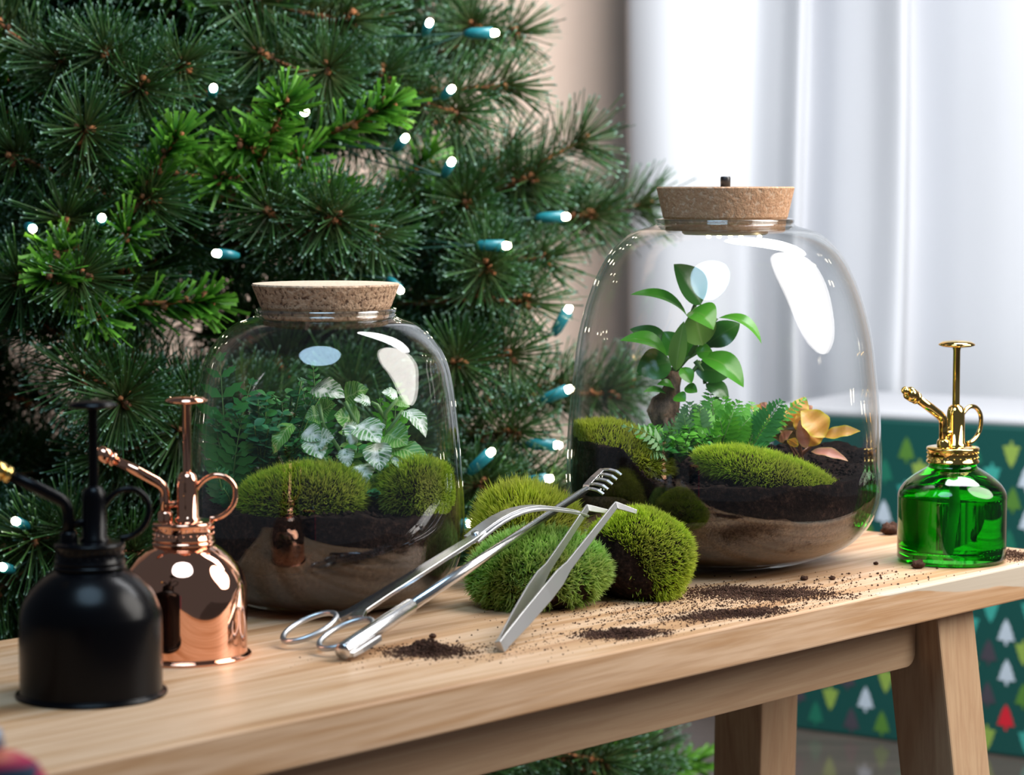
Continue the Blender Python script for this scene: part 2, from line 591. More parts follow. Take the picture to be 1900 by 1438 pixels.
WY = 4.0
mb = MB(); mb.box((-3.0, -0.6, -0.05), (3.2, WY + 0.1, 0.0))
t_ = NT('dark_polished_floor')
n_ = t_.noise(t_.coord((2, 18, 1)), 1.5, 4, 0.6)
t_.set(Base_Color=t_.ramp(n_, [(0.35, (0.075, 0.058, 0.050)), (0.7, (0.12, 0.092, 0.078))]), Roughness=0.10, Specular_IOR_Level=1.0)
structure('floor', mb, t_.m, smooth=False)
mb = MB(); mb.box((-3.0, WY, 0.0), (3.2, WY + 0.1, 2.7))
t_ = NT('beige_wall_paint')
n_ = t_.noise(t_.coord(), 40, 3, 0.5)
t_.set(Base_Color=t_.mix(n_, (0.79, 0.60, 0.48), (0.82, 0.63, 0.51)), Roughness=0.85)
t_.bump(n_, 0.05, 0.001)
structure('wall_back', mb, t_.m, smooth=False)

# white curtain with deep folds
def catmull(ctrl, per=10):
    out = []
    P = [ctrl[0]] + ctrl + [ctrl[-1]]
    for i in range(1, len(P) - 2):
        for k in range(per):
            t = k / per
            q = []
            for d in (0, 1):
                a, b, c, e = (P[i + j][d] for j in (-1, 0, 1, 2))
                q.append(0.5 * (2 * b + (c - a) * t + (2 * a - 5 * b + 4 * c - e) * t * t + (3 * b - a - 3 * c + e) * t ** 3))
            out.append(tuple(q))
    out.append(ctrl[-1])
    return out

CD = 3.80
folds = [(1185, 0.07), (1166, 0.035), (1172, -0.01), (1235, -0.045), (1330, -0.030), (1385, 0.0), (1432, -0.035), (1466, -0.075), (1482, -0.02),
         (1474, 0.05), (1500, 0.075), (1545, 0.015), (1600, -0.03), (1648, -0.075), (1672, -0.02), (1664, 0.045), (1700, 0.065), (1775, 0.0),
         (1850, -0.045), (1930, -0.06), (1990, -0.02), (2040, 0.03), (2110, -0.03), (2180, -0.05), (2230, 0.03), (2300, 0.0), (2400, -0.05), (2500, 0.02)]
cs = catmull(folds, 9)
mb = MB()
vs, fs, rows = [], [], 14
for i in range(rows + 1):
    z = 0.012 + (2.5 - 0.012) * i / rows
    for k, (px, dy) in enumerate(cs):
        a = 0.85 + 0.15 * math.sin(i * 0.7 + k * 0.02)
        X = (px - CX) / F * (CD + 0.02)
        vs.append((X + 0.004 * math.sin(i * 0.9 + px * 0.01), CD + dy * a * 1.5, z))
nc = len(cs)
for i in range(rows):
    for k in range(nc - 1):
        fs.append((i * nc + k, i * nc + k + 1, (i + 1) * nc + k + 1, (i + 1) * nc + k))
mb.add(vs, fs)
t_ = NT('white_curtain_cloth')
n_ = t_.noise(t_.coord((1, 1, 1)), 900, 2, 0.5)
t_.set(Base_Color=(0.69, 0.705, 0.74), Roughness=0.9)
t_.bump(n_, 0.05, 0.001)
tl = t_.n('ShaderNodeBsdfTranslucent'); tl.inputs[0].default_value = (0.83, 0.85, 0.88, 1)
mx = t_.n('ShaderNodeMixShader'); mx.inputs[0].default_value = 0.12
t_.l(t_.b.outputs[0], mx.inputs[1]); t_.l(tl.outputs[0], mx.inputs[2]); t_.l(mx.outputs[0], t_.out.inputs[0])
cur = mb.build('curtain', t_.m)
sm = cur.modifiers.new('thickness', 'SOLIDIFY'); sm.thickness = 0.002
tag(cur, 'long white curtain hanging in deep vertical folds before the beige wall', 'curtain')

# ------------------------------------------------------------------ the bench
p0 = at(110, 1428); p1 = at(1900, 1048)
U = (p1 - p0).normalized()
BA = math.atan2(U.y, U.x)
NB = Vector((-U.y, U.x, 0))
bench = thing('wooden_bench', 'pale wooden bench with splayed square legs carrying the jars and tools', 'bench', p0, (0, 0, BA))
S0, S1, BD, TH = -0.33, 1.067, 0.341, 0.0295
mb = MB(); mb.box((S0, 0, -TH), (S1, BD, 0))
mb.build('bench_seat', M['wood'], bench, False, False, 0.0015)
# apron rails: board with a rounded lower end
def rail(y0, y1, x0, x1, z0, z1, r):
    mb = MB()
    pts = [(x0, z1), (x0, z0)]
    for k in range(7):
        a = -math.pi / 2 + k / 6 * math.pi / 2
        pts.append((x1 - r + r * math.cos(a), z0 + r + r * math.sin(a)))
    pts.append((x1, z1))
    n = len(pts)
    vs = [(x, y0, z) for x, z in pts] + [(x, y1, z) for x, z in pts]
    fs = [tuple(range(n)), tuple(reversed(range(n, 2 * n)))] + [((i + 1) % n, i, n + i, n + (i + 1) % n) for i in range(n)]
    mb.add(vs, fs)
    return mb
LS = 0.888
rail(0.040, 0.060, S0 + 0.1, LS, -0.0765, -TH, 0.012).build('apron_rail', M['rail_wood'], bench, False, False, 0.001)
rail(0.234, 0.254, S0 + 0.1, LS + 0.028, -0.0765, -TH, 0.012).build('apron_rail', M['rail_wood'], bench, False, False, 0.001)
def leg(xc, yc, dx, dy, w=0.054):
    mb = MB()
    zt, zb = -TH, -TZ
    k = (zt - zb)
    vs = []
    for z in (zb, zt):
        ox, oy = dx * (zt - z) / k, dy * (zt - z) / k
        for a, b in ((-1, -1), (1, -1), (1, 1), (-1, 1)):
            vs.append((xc + ox + a * w / 2, yc + oy + b * w / 2, z))
    mb.add(vs, [(3, 2, 1, 0), (4, 5, 6, 7), (0, 1, 5, 4), (1, 2, 6, 5), (2, 3, 7, 6), (3, 0, 4, 7)])
    return mb
SPL = 0.036
for xc, sx in ((0.915, 1), (-0.17, -1)):
    for yc, sy in ((0.047, -1), (0.245, 1)):
        leg(xc + (0.03 * sx if sy > 0 else 0), yc, sx * SPL, sy * SPL).build('leg', M['leg_wood'], bench, False, False, 0.002)
    mb = MB(); mb.box((xc + 0.013 * sx - 0.010, 0.072, -0.0765), (xc + 0.013 * sx + 0.010, 0.220, -TH))
    mb.build('end_rail', M['rail_wood'], bench, False, False, 0.001)

# ------------------------------------------------------------------ christmas tree
TX, TY = -0.45, 2.75
def TR(zr):
    return 0.615 - 0.33 * zr
tree = thing('christmas_tree', 'large green artificial pine tree filling the space behind the bench', 'tree', (TX, TY, 0))
mb = MB(); mb.tube([(TX, TY, 0.0), (TX, TY, 0.8), (TX, TY, 1.9)], [0.03, 0.028, 0.012], 10)
mb.build('trunk', M['twig'], tree)
mb = MB()
for k in range(4):
    a = k * math.pi / 2 + 0.4
    mb.tube([(TX, TY, 0.1), (TX + 0.12 * math.cos(a), TY + 0.12 * math.sin(a), 0.05), (TX + 0.26 * math.cos(a), TY + 0.26 * math.sin(a), 0.011)], 0.011, 8)
mb.build('tree_stand', M['black_plastic'], tree)

def twig_needles(a, b, n, ln, wd, ang, tipburst, flat=0.0):
    a, b = np.array(a, float), np.array(b, float)
    ax = (b - a); L = np.linalg.norm(ax); ax /= L
    t = rng.random(n) ** 0.85
    nb = int(n * tipburst)
    t[:nb] = 1 - rng.random(nb) * 0.12
    P = a + ax * (t * L)[:, None]
    rad = rng.normal(size=(n, 3)); rad -= (rad @ ax)[:, None] * ax
    if flat:
        rad[:, 1] *= (1 - flat)
    rad /= np.linalg.norm(rad, axis=1, keepdims=True)
    an = ang + rng.normal(size=n) * 0.16
    an[:nb] = rng.random(nb) * 1.0 + 0.15
    D = rad * np.sin(an)[:, None] + ax * np.cos(an)[:, None]
    Ls = ln * (0.75 + 0.4 * rng.random(n))
    return needles(P, D, Ls, np.full(n, wd) * (0.8 + 0.4 * rng.random(n)))

def needles(P, D, L, W):
    """stiff needles with a square pale end"""
    n = len(P)
    side = np.cross(D, rng.normal(size=(n, 3)))
    side /= np.linalg.norm(side, axis=1, keepdims=True) + 1e-9
    V = np.empty((n, 6, 3))
    bend = rng.normal(size=(n, 3)) * 0.05 * L[:, None]
    for k, (t, w) in enumerate(((0, 0.5), (0.92, 0.42), (1.0, 0.62))):
        c = P + D * (L * t)[:, None] + bend * t * t
        V[:, 2 * k] = c - side * (W * w)[:, None]
        V[:, 2 * k + 1] = c + side * (W * w)[:, None]
    b = (np.arange(n) * 6)[:, None, None]
    T = (np.array([[0, 1, 3], [0, 3, 2], [2, 3, 5], [2, 5, 4]])[None] + b).reshape(-1, 3)
    st = np.zeros((n, 6, 3))
    st[:, :, 0] = np.array([0, 0, 0.9, 0.9, 1.0, 1.0])[None]
    st[:, :, 1] = rng.random(n)[:, None]
    return V.reshape(-1, 3), T, st.reshape(-1, 3)

def branch_mesh(i, fir):
    Vs, Ts, Ss, Ms = [], [], [], []
    off = 0
    stem = MB()
    def bend(z):  # main stem sags a little
        return (0.02 * math.sin(i * 2.1) * z / 0.3, -0.25 * z * z, z)
    segs = []
    zs = [-0.34, -0.22, -0.10, 0.0]
    for za, zb in zip(zs[:-1], zs[1:]):
        segs.append((bend(za), bend(zb), 1.0))
    for z in (-0.25, -0.17, -0.09):
        for sgn in (-1, 1):
            if R.random() < 0.22: continue
            p = Vector(bend(z + R.uniform(-0.02, 0.02)))
            an = R.uniform(0.55, 0.95)
            tw = R.uniform(-0.5, 0.6)
            L = R.uniform(0.085, 0.14)
            d = Vector((sgn * math.sin(an) * math.cos(tw), math.sin(an) * math.sin(tw) * 0.8 + 0.1, math.cos(an)))
            segs.append((tuple(p), tuple(p + d * L), 0.75))
    for a, b, k in segs:
        n = int((110 if fir else 300) * (Vector(b) - Vector(a)).length / 0.11)
        last = k < 1 or b[2] > -0.01
        V, T, S = twig_needles(a, b, n, 0.036 if fir else 0.056, 0.0036 if fir else 0.00145, 0.85 if fir else 1.02, 0.22 if last else 0.0, 0.45 if fir else 0.0)
        Vs.append(V); Ts.append(T + off); Ss.append(S); Ms.append(np.zeros(len(T), int)); off += len(V)
        stem.tube([a, (Vector(a) + Vector(b)) / 2, b], [0.0032 * k, 0.0030 * k, 0.0024 * k], 6)
        # rough bark scales and end buds
        for q in range(9):
            c = Vector(a).lerp(Vector(b), R.random() ** 0.7)
            stem.ball(c + Vector((R.gauss(0, 1), R.gauss(0, 1), R.gauss(0, 1))).normalized() * 0.004, R.uniform(0.0024, 0.0042), 5, 3)
        if last:
            for q in range(5):
                stem.ball(Vector(b) + Vector((R.gauss(0, .0035), R.gauss(0, .0035), R.gauss(0, .004))), R.uniform(0.0022, 0.004), 6, 4)
    tri = []
    for f in stem.f:
        for k in range(1, len(f) - 1):
            tri.append((f[0], f[k], f[k + 1]))
    Vs.append(np.array(stem.v)); Ts.append(np.array(tri) + off); Ss.append(np.zeros((len(stem.v), 3))); Ms.append(np.ones(len(tri), int))
    return np_mesh('branch', np.vstack(Vs), np.vstack(Ts), np.vstack(Ss), [M['needle_fir'] if fir else M['needle_pine'], M['twig']], np.concatenate(Ms))

pines = [branch_mesh(i, False) for i in range(7)]
firs = [branch_mesh(i + 9, True) for i in range(3)]

def put_branch(tip, d, roll, sc, me):
    d = Vector(d).normalized()
    q = d.to_track_quat('Z', 'Y').to_matrix().to_4x4()
    o = bpy.data.objects.new('branch', me)
    C.objects.link(o)
    o.parent = tree
    o.matrix_local = Matrix.Translation(Vector(tip) - Vector((TX, TY, 0))) @ q @ Matrix.Rotation(roll, 4, 'Z') @ Matrix.Scale(sc, 4)
    return o

nbr = 0
# hollows in the foliage: the boughs leave these spots open (pixel, radius, how many layers deep)
HOLLOWS = [(250, 290, 95, 1), (660, 290, 62, 3), (335, 615, 80, 3), (410, 435, 50, 3), (35, 60, 60, 3), (65, 640, 60, 3), (190, 850, 80, 2), (900, 860, 80, 1), (330, 300, 80, 1), (80, 780, 60, 1),
           (850, 700, 60, 1), (960, 400, 45, 3), (990, 560, 50, 3)]
def hollow(p, layer):
    q = Vector(p) - EYE
    z = q.dot(_f)
    x, y = CX + F * q.x / z, CY - F * q.dot(_u) / z
    return any(layer < n and (x - a) ** 2 + (y - b) ** 2 < (r + 75) ** 2 for a, b, r, n in HOLLOWS)
GA = 2.39996
for layer, (cnt, inset) in enumerate(((105, 0.06), (56, 0.22), (34, 0.40))):
    for i in range(cnt):
        zr = -0.44 + 1.12 * (i + 0.5) / cnt + R.uniform(-0.03, 0.03)
        ph = -math.pi / 2 + 0.15 + (((i * GA) % (2 * math.pi)) - math.pi) * 0.62
        r = TR(zr) - inset - R.random() ** 2 * 0.09
        d = Vector((math.cos(ph + R.gauss(0, .25)), math.sin(ph + R.gauss(0, .25)), R.uniform(-0.12, 0.42)))
        tip = Vector((TX + r * math.cos(ph), TY + r * math.sin(ph), TZ + zr))
        me = R.choice(firs) if R.random() < 0.16 else R.choice(pines)
        if hollow(tip, layer) or hollow(tip - d.normalized() * 0.16, layer - 1): continue
        put_branch(tip, d, R.gauss(0, .5), R.uniform(0.95, 1.2), me)
        nbr += 1

def surf(px, py, proud=0.0):
    """place on the tree's outer cone seen at a pixel (or abreast of the trunk at its silhouette)"""
    d = ray(px, py)
    best, bt = 9, 2.7
    for k in range(160):
        Y = 1.9 + k * 0.006
        p = EYE + d * (Y / d.y)
        g = math.hypot(p.x - TX, p.y - TY) - TR(p.z - TZ) - proud
        if g < 0:
            return p
        if g < best:
            best, bt = g, Y
    return EYE + d * (bt / d.y)

# single sprays that stand out towards the viewer: pixel, lean, fir?
for px, py, lx, lz, fir in ((112, 112, 0.0, 0.15, 0), (35, 520, -0.1, 0.1, 0), (120, 405, 0.1, 0.2, 0), (185, 590, 0.5, -0.1, 1), (150, 700, -0.35, 0.15, 0),
                            (330, 800, 0.0, 0.1, 0), (235, 435, 0.3, 0.1, 1), (340, 120, 0.5, 0.15, 0), (610, 125, 0.1, 0.1, 0), (500, 390, -0.3, 0.3, 0),
                            (20, 285, -0.4, 0.2, 0), (560, 300, 0.4, 0.0, 1), (60, 1000, -0.2, 0.1, 0), (130, 980, 0.2, 0.3, 0), (410, 330, -0.2, 0.0, 1),
                            (700, 430, 0.8, 0.02, 0), (850, 210, 0.8, -0.25, 0), (960, 60, 0.9, 0.15, 0), (1100, 400, 1.0, 0.05, 0), (1010, 480, 0.9, 0.05, 0), (990, 330, 0.9, 0.25, 0),
                            (950, 660, 0.7, 0.1, 0), (980, 560, 0.9, 0.0, 0), (1130, 730, 1.0, 0.05, 0), (960, 800, 0.6, 0.05, 0), (900, 900, 0.4, 0.1, 0)):
    p = surf(px, py)
    put_branch(p, (lx, -0.75, lz), R.gauss(0, .4), 1.0, R.choice(firs) if fir else R.choice(pines))
    nbr += 1

# ------------------------------------------------------------------ fairy lights on the tree
M['socket'] = plain('teal_plastic_socket', (0.010, 0.16, 0.19), 0.35)
M['cable'] = plain('dark_green_cable', (0.008, 0.05, 0.035), 0.5)
t_ = NT('lit_bulb'); t_.set(Base_Color=(1, 0.9, 0.7), Emission_Color=(1.0, 0.86, 0.62), Emission_Strength=45.0, Roughness=0.2)
M['bulb'] = t_.m
lights = [(918, 61, 1, 0), (396, 163, 0.2, -0.3), (566, 208, 1, -0.1), (838, 165, 0.5, -0.4), (752, 256, 0.6, -0.6), (838, 300, 0.5, -0.8), (797, 42, 0.3, -0.5),
          (1050, 402, 1, -0.05), (940, 456, 1, 0), (402, 470, -1, -0.15), (189, 404, 0.3, -0.3), (61, 424, 0.5, 0.1), (1055, 573, 0.5, -0.9), (742, 538, 0.6, 0.5),
          (1056, 722, 0.9, -0.4), (911, 839, 0.6, -0.6), (1019, 888, 0.9, -0.2), (29, 967, -0.3, -0.4), (4, 1052, -0.2, -0.3), (874, 971, 0.6, -0.2), (1035, 826, 1, 0)]
fl = thing('fairy_light_string', 'string of small white lights in teal sockets wound around the tree', 'fairy lights', (TX, TY, TZ))
wire = []
for i, (px, py, dx, dy) in enumerate(lights):
    p = surf(px, py, 0.04)
    d = Vector((dx, -0.35 if px > 860 else -1.1, -dy)).normalized()
    k_ = 1.25 if px > 860 else 1.0
    mb = MB()
    a, b = p - d * 0.026 * k_, p - d * 0.003
    mb.tube([a, a + d * 0.005, a + d * 0.008, b], [0.0028 * k_, 0.0040 * k_, 0.0045 * k_, 0.0048 * k_], 12)
    so = mb.build('light_socket', M['socket'], fl)
    mb = MB()
    mb.tube([b, b + d * 0.003, b + d * 0.005, b + d * 0.0066, b + d * 0.0075], [0.0034, 0.0036, 0.0034, 0.0025, 0.0008], 12)
    bu = mb.build('bulb', M['bulb'])
    bu.parent = so
    # the socket's frame is the string's, so the bulb is carried by it unchanged
    wire.append(a)
order = sorted(range(len(wire)), key=lambda k: (round((wire[k].z - 0) / 0.12), wire[k].x if round(wire[k].z / 0.12) % 2 else -wire[k].x))
mb = MB()
for a, b in zip(order[:-1], order[1:]):
    A, B = wire[a], wire[b]
    mid = (A + B) / 2
    ax = Vector((TX, TY, mid.z))
    inn = mid + (ax - mid).normalized() * 0.30
    pts = []
    for k in range(9):
        t = k / 8
        pts.append(A * (1 - t) ** 2 + inn * 2 * t * (1 - t) + B * t * t)
    mb.tube(pts, 0.0010, 5)
mb.build('cable', M['cable'], fl)

# ------------------------------------------------------------------ gift box behind the bench
bl = EYE + ray(1425, 1346) * ((0 - EYE.z) / ray(1425, 1346).z)
br = EYE + ray(1900, 1408) * ((0 - EYE.z) / ray(1900, 1408).z)
e = (br - bl).normalized()
ba = math.atan2(e.y, e.x)
BW, BDp, BH = 0.66, 0.30, 0.466
box = thing('gift_box', 'large box in dark green paper printed with little trees, on the floor', 'gift box', bl, (0, 0, ba))
mb = MB(); mb.box((0, 0, 0), (BW, BDp, BH - 0.012))
M['paper'] = plain('dark_teal_paper', (0.003, 0.062, 0.054), 0.5)
mb.build('wrapped_body', M['paper'], box, False, False, 0.004)
mb = MB(); mb.box((0.004, 0.004, BH - 0.012), (BW - 0.004, BDp - 0.004, BH))
mb.build('lid', plain('pale_grey_board', (0.56, 0.57, 0.60), 0.55), box, False, False, 0.004)
inks = [plain('white_ink', (0.46, 0.54, 0.62), 0.6), plain('lime_ink', (0.23, 0.35, 0.06), 0.6), plain('teal_ink', (0.035, 0.32, 0.27), 0.6),
        plain('red_ink', (0.55, 0.010, 0.025), 0.6), plain('olive_ink', (0.07, 0.19, 0.025), 0.6), plain('plum_ink', (0.05, 0.045, 0.06), 0.6), plain('dark_green_ink', (0.006, 0.14, 0.085), 0.6)]
def tree_print(x, z, s, up):
    out = [(-0.07, -0.62), (0.07, -0.62), (0.07, -0.42), (0.5, -0.36), (0.34, -0.12), (0.40, -0.08), (0.24, 0.18), (0.28, 0.22), (0.0, 0.66),
           (-0.28, 0.22), (-0.24, 0.18), (-0.40, -0.08), (-0.34, -0.12), (-0.5, -0.36), (-0.07, -0.42)]
    return [(x + a * s * 0.9, z + b * s * up) for a, b in out]
mb = MB()
def prints(face):
    k = 0
    rows = int(BH / 0.030)
    for r in range(rows):
        W = BW if face == 0 else BDp
        n = int(W / 0.052)
        for c in range(n + 1):
            x = 0.024 + c * 0.052 + (r % 2) * 0.026 + R.uniform(-.004, .004)
            z = 0.024 + r * 0.030 + R.uniform(-.003, .003)
            if x > W - 0.018 or z > BH - 0.036: continue
            col = [0, 2, 4, 5, 1, 6, 0, 3, 1, 2, 5, 4, 6][(c * 5 + r * 3) % 13]
            up = -1 if col in (1, 2) else 1
            pts = tree_print(x, z, 0.029, up)
            if face == 0: vs = [(a, -0.0006, b) for a, b in pts]
            else: vs = [(-0.0006, W - a, b) for a, b in pts]
            idx = list(range(len(vs)))
            mb.add(vs, [tuple(idx if up > 0 else idx[::-1])], col)
prints(0); prints(1)
o = mb.build('printed_trees', inks, box, False, False)

# ------------------------------------------------------------------ patterned sack at the lower left edge
sk = Vector((-0.2745, 1.05, 0))
sack = thing('gift_sack', 'navy cloth sack with crimson and orange top at the picture\'s lower corner', 'gift sack', sk)
t_ = NT('patterned_sack_cloth')
tc = t_.n('ShaderNodeTexCoord'); x_ = t_.n('ShaderNodeSeparateXYZ'); t_.l(tc.outputs['Object'], x_.inputs[0])
TT = TZ + 0.0685
n_ = t_.noise(t_.coord(), 60, 2, 0.5)
d_ = t_.math('MAXIMUM', t_.math('SUBTRACT', x_.outputs[2], TT), t_.math('MULTIPLY', t_.math('SUBTRACT', x_.outputs[0], 0.0715), 1.0))
d_ = t_.math('ADD', t_.math('MULTIPLY_ADD', d_, 140.0, 1.0), t_.math('MULTIPLY', t_.math('SUBTRACT', n_, 0.5), 0.5))
c_ = t_.ramp(d_, [(0.0, (0.004, 0.030, 0.065)), (0.12, (0.006, 0.035, 0.085)), (0.25, (0.30, 0.004, 0.05)), (0.9, (0.42, 0.008, 0.07))])
hot = t_.math('MULTIPLY', t_.math('MULTIPLY', t_.math('SUBTRACT', x_.outputs[2], TT - 0.004), 600, clamp=True), t_.math('MULTIPLY', t_.math('SUBTRACT', 0.062, x_.outputs[0]), 90, clamp=True))
c_ = t_.mix(hot, c_, (0.60, 0.16, 0.10))
t_.set(Base_Color=c_, Roughness=0.8)
mb = MB()
mb.lathe([(0, 0.0), (0.062, 0.0), (0.070, 0.015), (0.071, 0.15), (0.0725, 0.35), (0.072, TT - 0.020), (0.070, TT - 0.012), (0.0655, TT - 0.005), (0.058, TT - 0.001), (0.045, TT), (0, TT)], 48)
mb.v = [(x, y * 0.28, z) for x, y, z in mb.v]
mb.build('sack_body', t_.m, sack, False)
mb = MB()
rb = [(0.046, 0.0, TT + 0.0005), (0.0455, -0.006, TT + 0.010), (0.0445, -0.014, TT + 0.008), (0.0445, -0.0185, TT - 0.010), (0.0445, -0.0172, TT - 0.04), (0.0445, -0.0172, 0.3), (0.0425, -0.0172, 0.06)]
mb.strip(rb, 0.011, Vector((1, 0.3, 0)), 0.0012)
mb.build('ribbon', plain('pale_blue_ribbon', (0.22, 0.38, 0.60), 0.5), sack, False)

# ------------------------------------------------------------------ glass jars
def rin(prof, z):
    for (r0, z0), (r1, z1) in zip(prof[:-1], prof[1:]):
        if z0 <= z <= z1 and z1 > z0:
            return r0 + (r1 - r0) * (z - z0) / (z1 - z0)
    return prof[-1][0]

def smooth_prof(pp, per=5):
    return [(max(0, r), z) for r, z in catmull(pp, per)]

def jar(name, label, loc, outer, wall=0.003):
    o = thing(name, label, 'glass jar', loc)
    op = smooth_prof(outer)
    mb = MB()
    mb.lathe([(0, 0)] + op, 96)
    mb.build('jar_wall', M['glass'], o, False)
    ip = []
    for r, z in op:
        zz = max(z, 0.006)
        ip.append((max(r - wall, 0.001), zz))
    ip = [p for i, p in enumerate(ip) if i == 0 or p[1] > ip[i - 1][1] + 1e-6]
    mb = MB()
    mb.lathe([(0, 0.006)] + ip, 96)
    mb.build('inner_wall', M['glass'], o, False)
    r, z = op[-1]
    mb = MB()
    mb.lathe([(r - wall, z), (r - wall, z + 0.0012), (r - wall / 2, z + 0.0022), (r + 0.0012, z + 0.0012), (r + 0.0012, z - 0.0012), (r, z - 0.002)], 96)
    mb.build('rim', M['rimglass'], o, False)
    return o, ip

M['rimglass'] = glass_mat('rim_glass', (0.35, 0.36, 0.36), (0.75, 0.77, 0.77), 1.5, 3.0)
LJ = at(1341, 1043); SJ = at(608, 1118)
kl, ks = 0.000456, 0.0004115
lp = [(0.046, 0.0), (0.066, 0.003), (0.084, 0.0085), (0.1075, 0.019), (0.1225, 0.034), (0.1305, 0.052), (0.1325, 0.074), (0.1320, 0.100), (0.1300, 0.130), (0.1265, 0.163),
      (0.1225, 0.193), (0.1150, 0.222), (0.1055, 0.246), (0.0935, 0.265), (0.0780, 0.278), (0.0640, 0.2825), (0.0585, 0.2845), (0.0565, 0.288)]
sp = [(0.050, 0.0), (0.066, 0.003), (0.081, 0.009), (0.093, 0.019), (0.1005, 0.033), (0.1040, 0.052), (0.1045, 0.072), (0.1030, 0.100), (0.0990, 0.148), (0.0940, 0.177),
      (0.0885, 0.192), (0.0800, 0.204), (0.0690, 0.213), (0.0580, 0.2175), (0.0535, 0.2195), (0.0520, 0.223)]
big_jar, big_in = jar('terrarium_jar', 'larger clear glass terrarium jar with the orange-leaved plant inside', LJ, lp)
small_jar, small_in = jar('terrarium_jar', 'smaller clear glass terrarium jar holding the white-veined plants', SJ, sp)

def stopper(name, label, loc, zr, rt, rb, rin_, h, mat, drop, lamp=False):
    o = thing(name, label, 'cork lid', Vector(loc) + Vector((0, 0, zr)))
    mb = MB()
    n = 96
    prof = [(0, -drop), (rin_ - 0.001, -drop), (rin_, -drop + 0.001), (rin_ + 0.001, 0.0), (rb, 0.0012), (rt - 0.001, h - 0.0012), (rt - 0.0018, h), (0, h)]
    mb.lathe(prof, n)
    # crumbly outline: small random chips on the side wall
    for i, v in enumerate(mb.v):
        x, y, z = v
        k = 1 + 0.004 * noise.noise(Vector((x, y, z)) * 300)
        mb.v[i] = (x * k, y * k, z)
    mb.build('cork_body', mat, o, False, False)
    if lamp:
        mb = MB(); mb.lathe([(0, h), (0.0042, h), (0.0042, h + 0.0075), (0.0036, h + 0.0085), (0, h + 0.0085)], 20)
        mb.build('switch_knob', M['black_plastic'], o, False)
        mb = MB(); mb.lathe([(0, -drop - 0.0035), (0.034, -drop - 0.0035), (0.036, -drop - 0.002), (0.036, -drop), (0, -drop)], 40)
        lampo = mb.build('lamp_plate', plain('white_lamp_plate', (0.7, 0.7, 0.66), 0.4), o, False)
        t = NT('warm_led'); t.set(Base_Color=(1, .9, .6), Emission_Color=(1, 0.86, 0.55), Emission_Strength=5.0)
        for k in range(5):
            mb = MB(); mb.ball((-0.016 + k * 0.009 + (0.006 if k == 4 else 0), -0.028 + 0.004 * (k % 2), -drop - 0.0045), 0.0021, 10, 6, 0, (1, 1, 0.8))
            l = mb.build('led', t.m, None); l.parent = lampo
    return o
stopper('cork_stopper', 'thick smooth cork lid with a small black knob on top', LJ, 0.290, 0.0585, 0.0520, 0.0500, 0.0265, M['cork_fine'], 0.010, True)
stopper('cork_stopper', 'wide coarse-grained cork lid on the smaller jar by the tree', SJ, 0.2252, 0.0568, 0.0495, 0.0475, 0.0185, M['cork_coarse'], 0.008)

# ------------------------------------------------------------------ fillings of the jars
def fbm(x, y, s, seed=0.0):
    return noise.fractal(Vector((x * s + seed, y * s, seed * 1.7)), 1.0, 2.0, 4)

def fill(name, label, cat, loc, ip, zlo, zhi, mat, inset=0.0012, n=110, rough=0.0, chips=0):
    """a layer that fills the jar between zlo(x,y) and zhi(x,y), hugging the glass"""
    mb = MB()
    vs, fs = [], []
    K = 10
    zmin_r = ip[0][1]
    def ring_point(a, z):
        r = rin(ip, max(z, zmin_r)) - inset
        return r * math.cos(a), r * math.sin(a)
    for k in range(K + 1):
        for i in range(n):
            a = 2 * math.pi * i / n
            x, y = ring_point(a, 0.06)
            z0, z1 = max(zlo(x, y), zmin_r + 0.0008), zhi(x, y)
            z = z0 + (z1 - z0) * k / K
            x, y = ring_point(a, z)
            vs.append((x, y, z))
    for k in range(K):
        for i in range(n):
            j = (i + 1) % n
            fs.append((k * n + i, k * n + j, (k + 1) * n + j, (k + 1) * n + i))
    prev = K * n
    G = 26
    for g in range(1, G):
        f = 1 - g / G
        b = len(vs)
        for i in range(n):
            x0, y0, _ = vs[K * n + i]
            x, y = x0 * f, y0 * f
            vs.append((x, y, zhi(x, y) + rough * fbm(x, y, 130) * min(1, g / 2)))
        for i in range(n):
            j = (i + 1) % n
            fs.append((prev + i, prev + j, b + j, b + i))
        prev = b
    vs.append((0, 0, zhi(0, 0)))
    for i in range(n):
        fs.append((prev + i, prev + (i + 1) % n, len(vs) - 1))
    vs.append((0, 0, max(zlo(0, 0), zmin_r + 0.0008)))
    for i in range(n):
        fs.append(((i + 1) % n, i, len(vs) - 1))
    mb.add(vs, fs)
    for k in range(chips):
        a, f = R.random() * 6.283, math.sqrt(R.random()) * 0.97
        r = (rin(ip, 0.09) - 0.005) * f
        x, y = r * math.cos(a), r * math.sin(a)
        s = R.uniform(0.0006, 0.0026) * (1 if R.random() < .9 else 1.5)
        z = zhi(x, y) + s * 0.4
        if math.hypot(x, y) > rin(ip, z) - 0.004: continue
        crumb(mb, (x, y, z), s)
    o = mb.build(name, mat, None)
    o.location = loc
    tag(o, label, cat, None, 'stuff')
    return o

def crumb(mb, c, s):
    ds = [(1, 0, 0), (-1, 0, 0), (0, 1, 0), (0, -1, 0), (0, 0, 1), (0, 0, -1)]
    vs = [(c[0] + d[0] * s * R.uniform(.6, 1.3), c[1] + d[1] * s * R.uniform(.6, 1.3), c[2] + d[2] * s * R.uniform(.5, 1.0)) for d in ds]
    mb.add(vs, [(0, 2, 4), (2, 1, 4), (1, 3, 4), (3, 0, 4), (2, 0, 5), (1, 2, 5), (3, 1, 5), (0, 3, 5)])

def sst(a, b, x):
    t = min(1, max(0, (x - a) / (b - a)))
    return t * t * (3 - 2 * t)

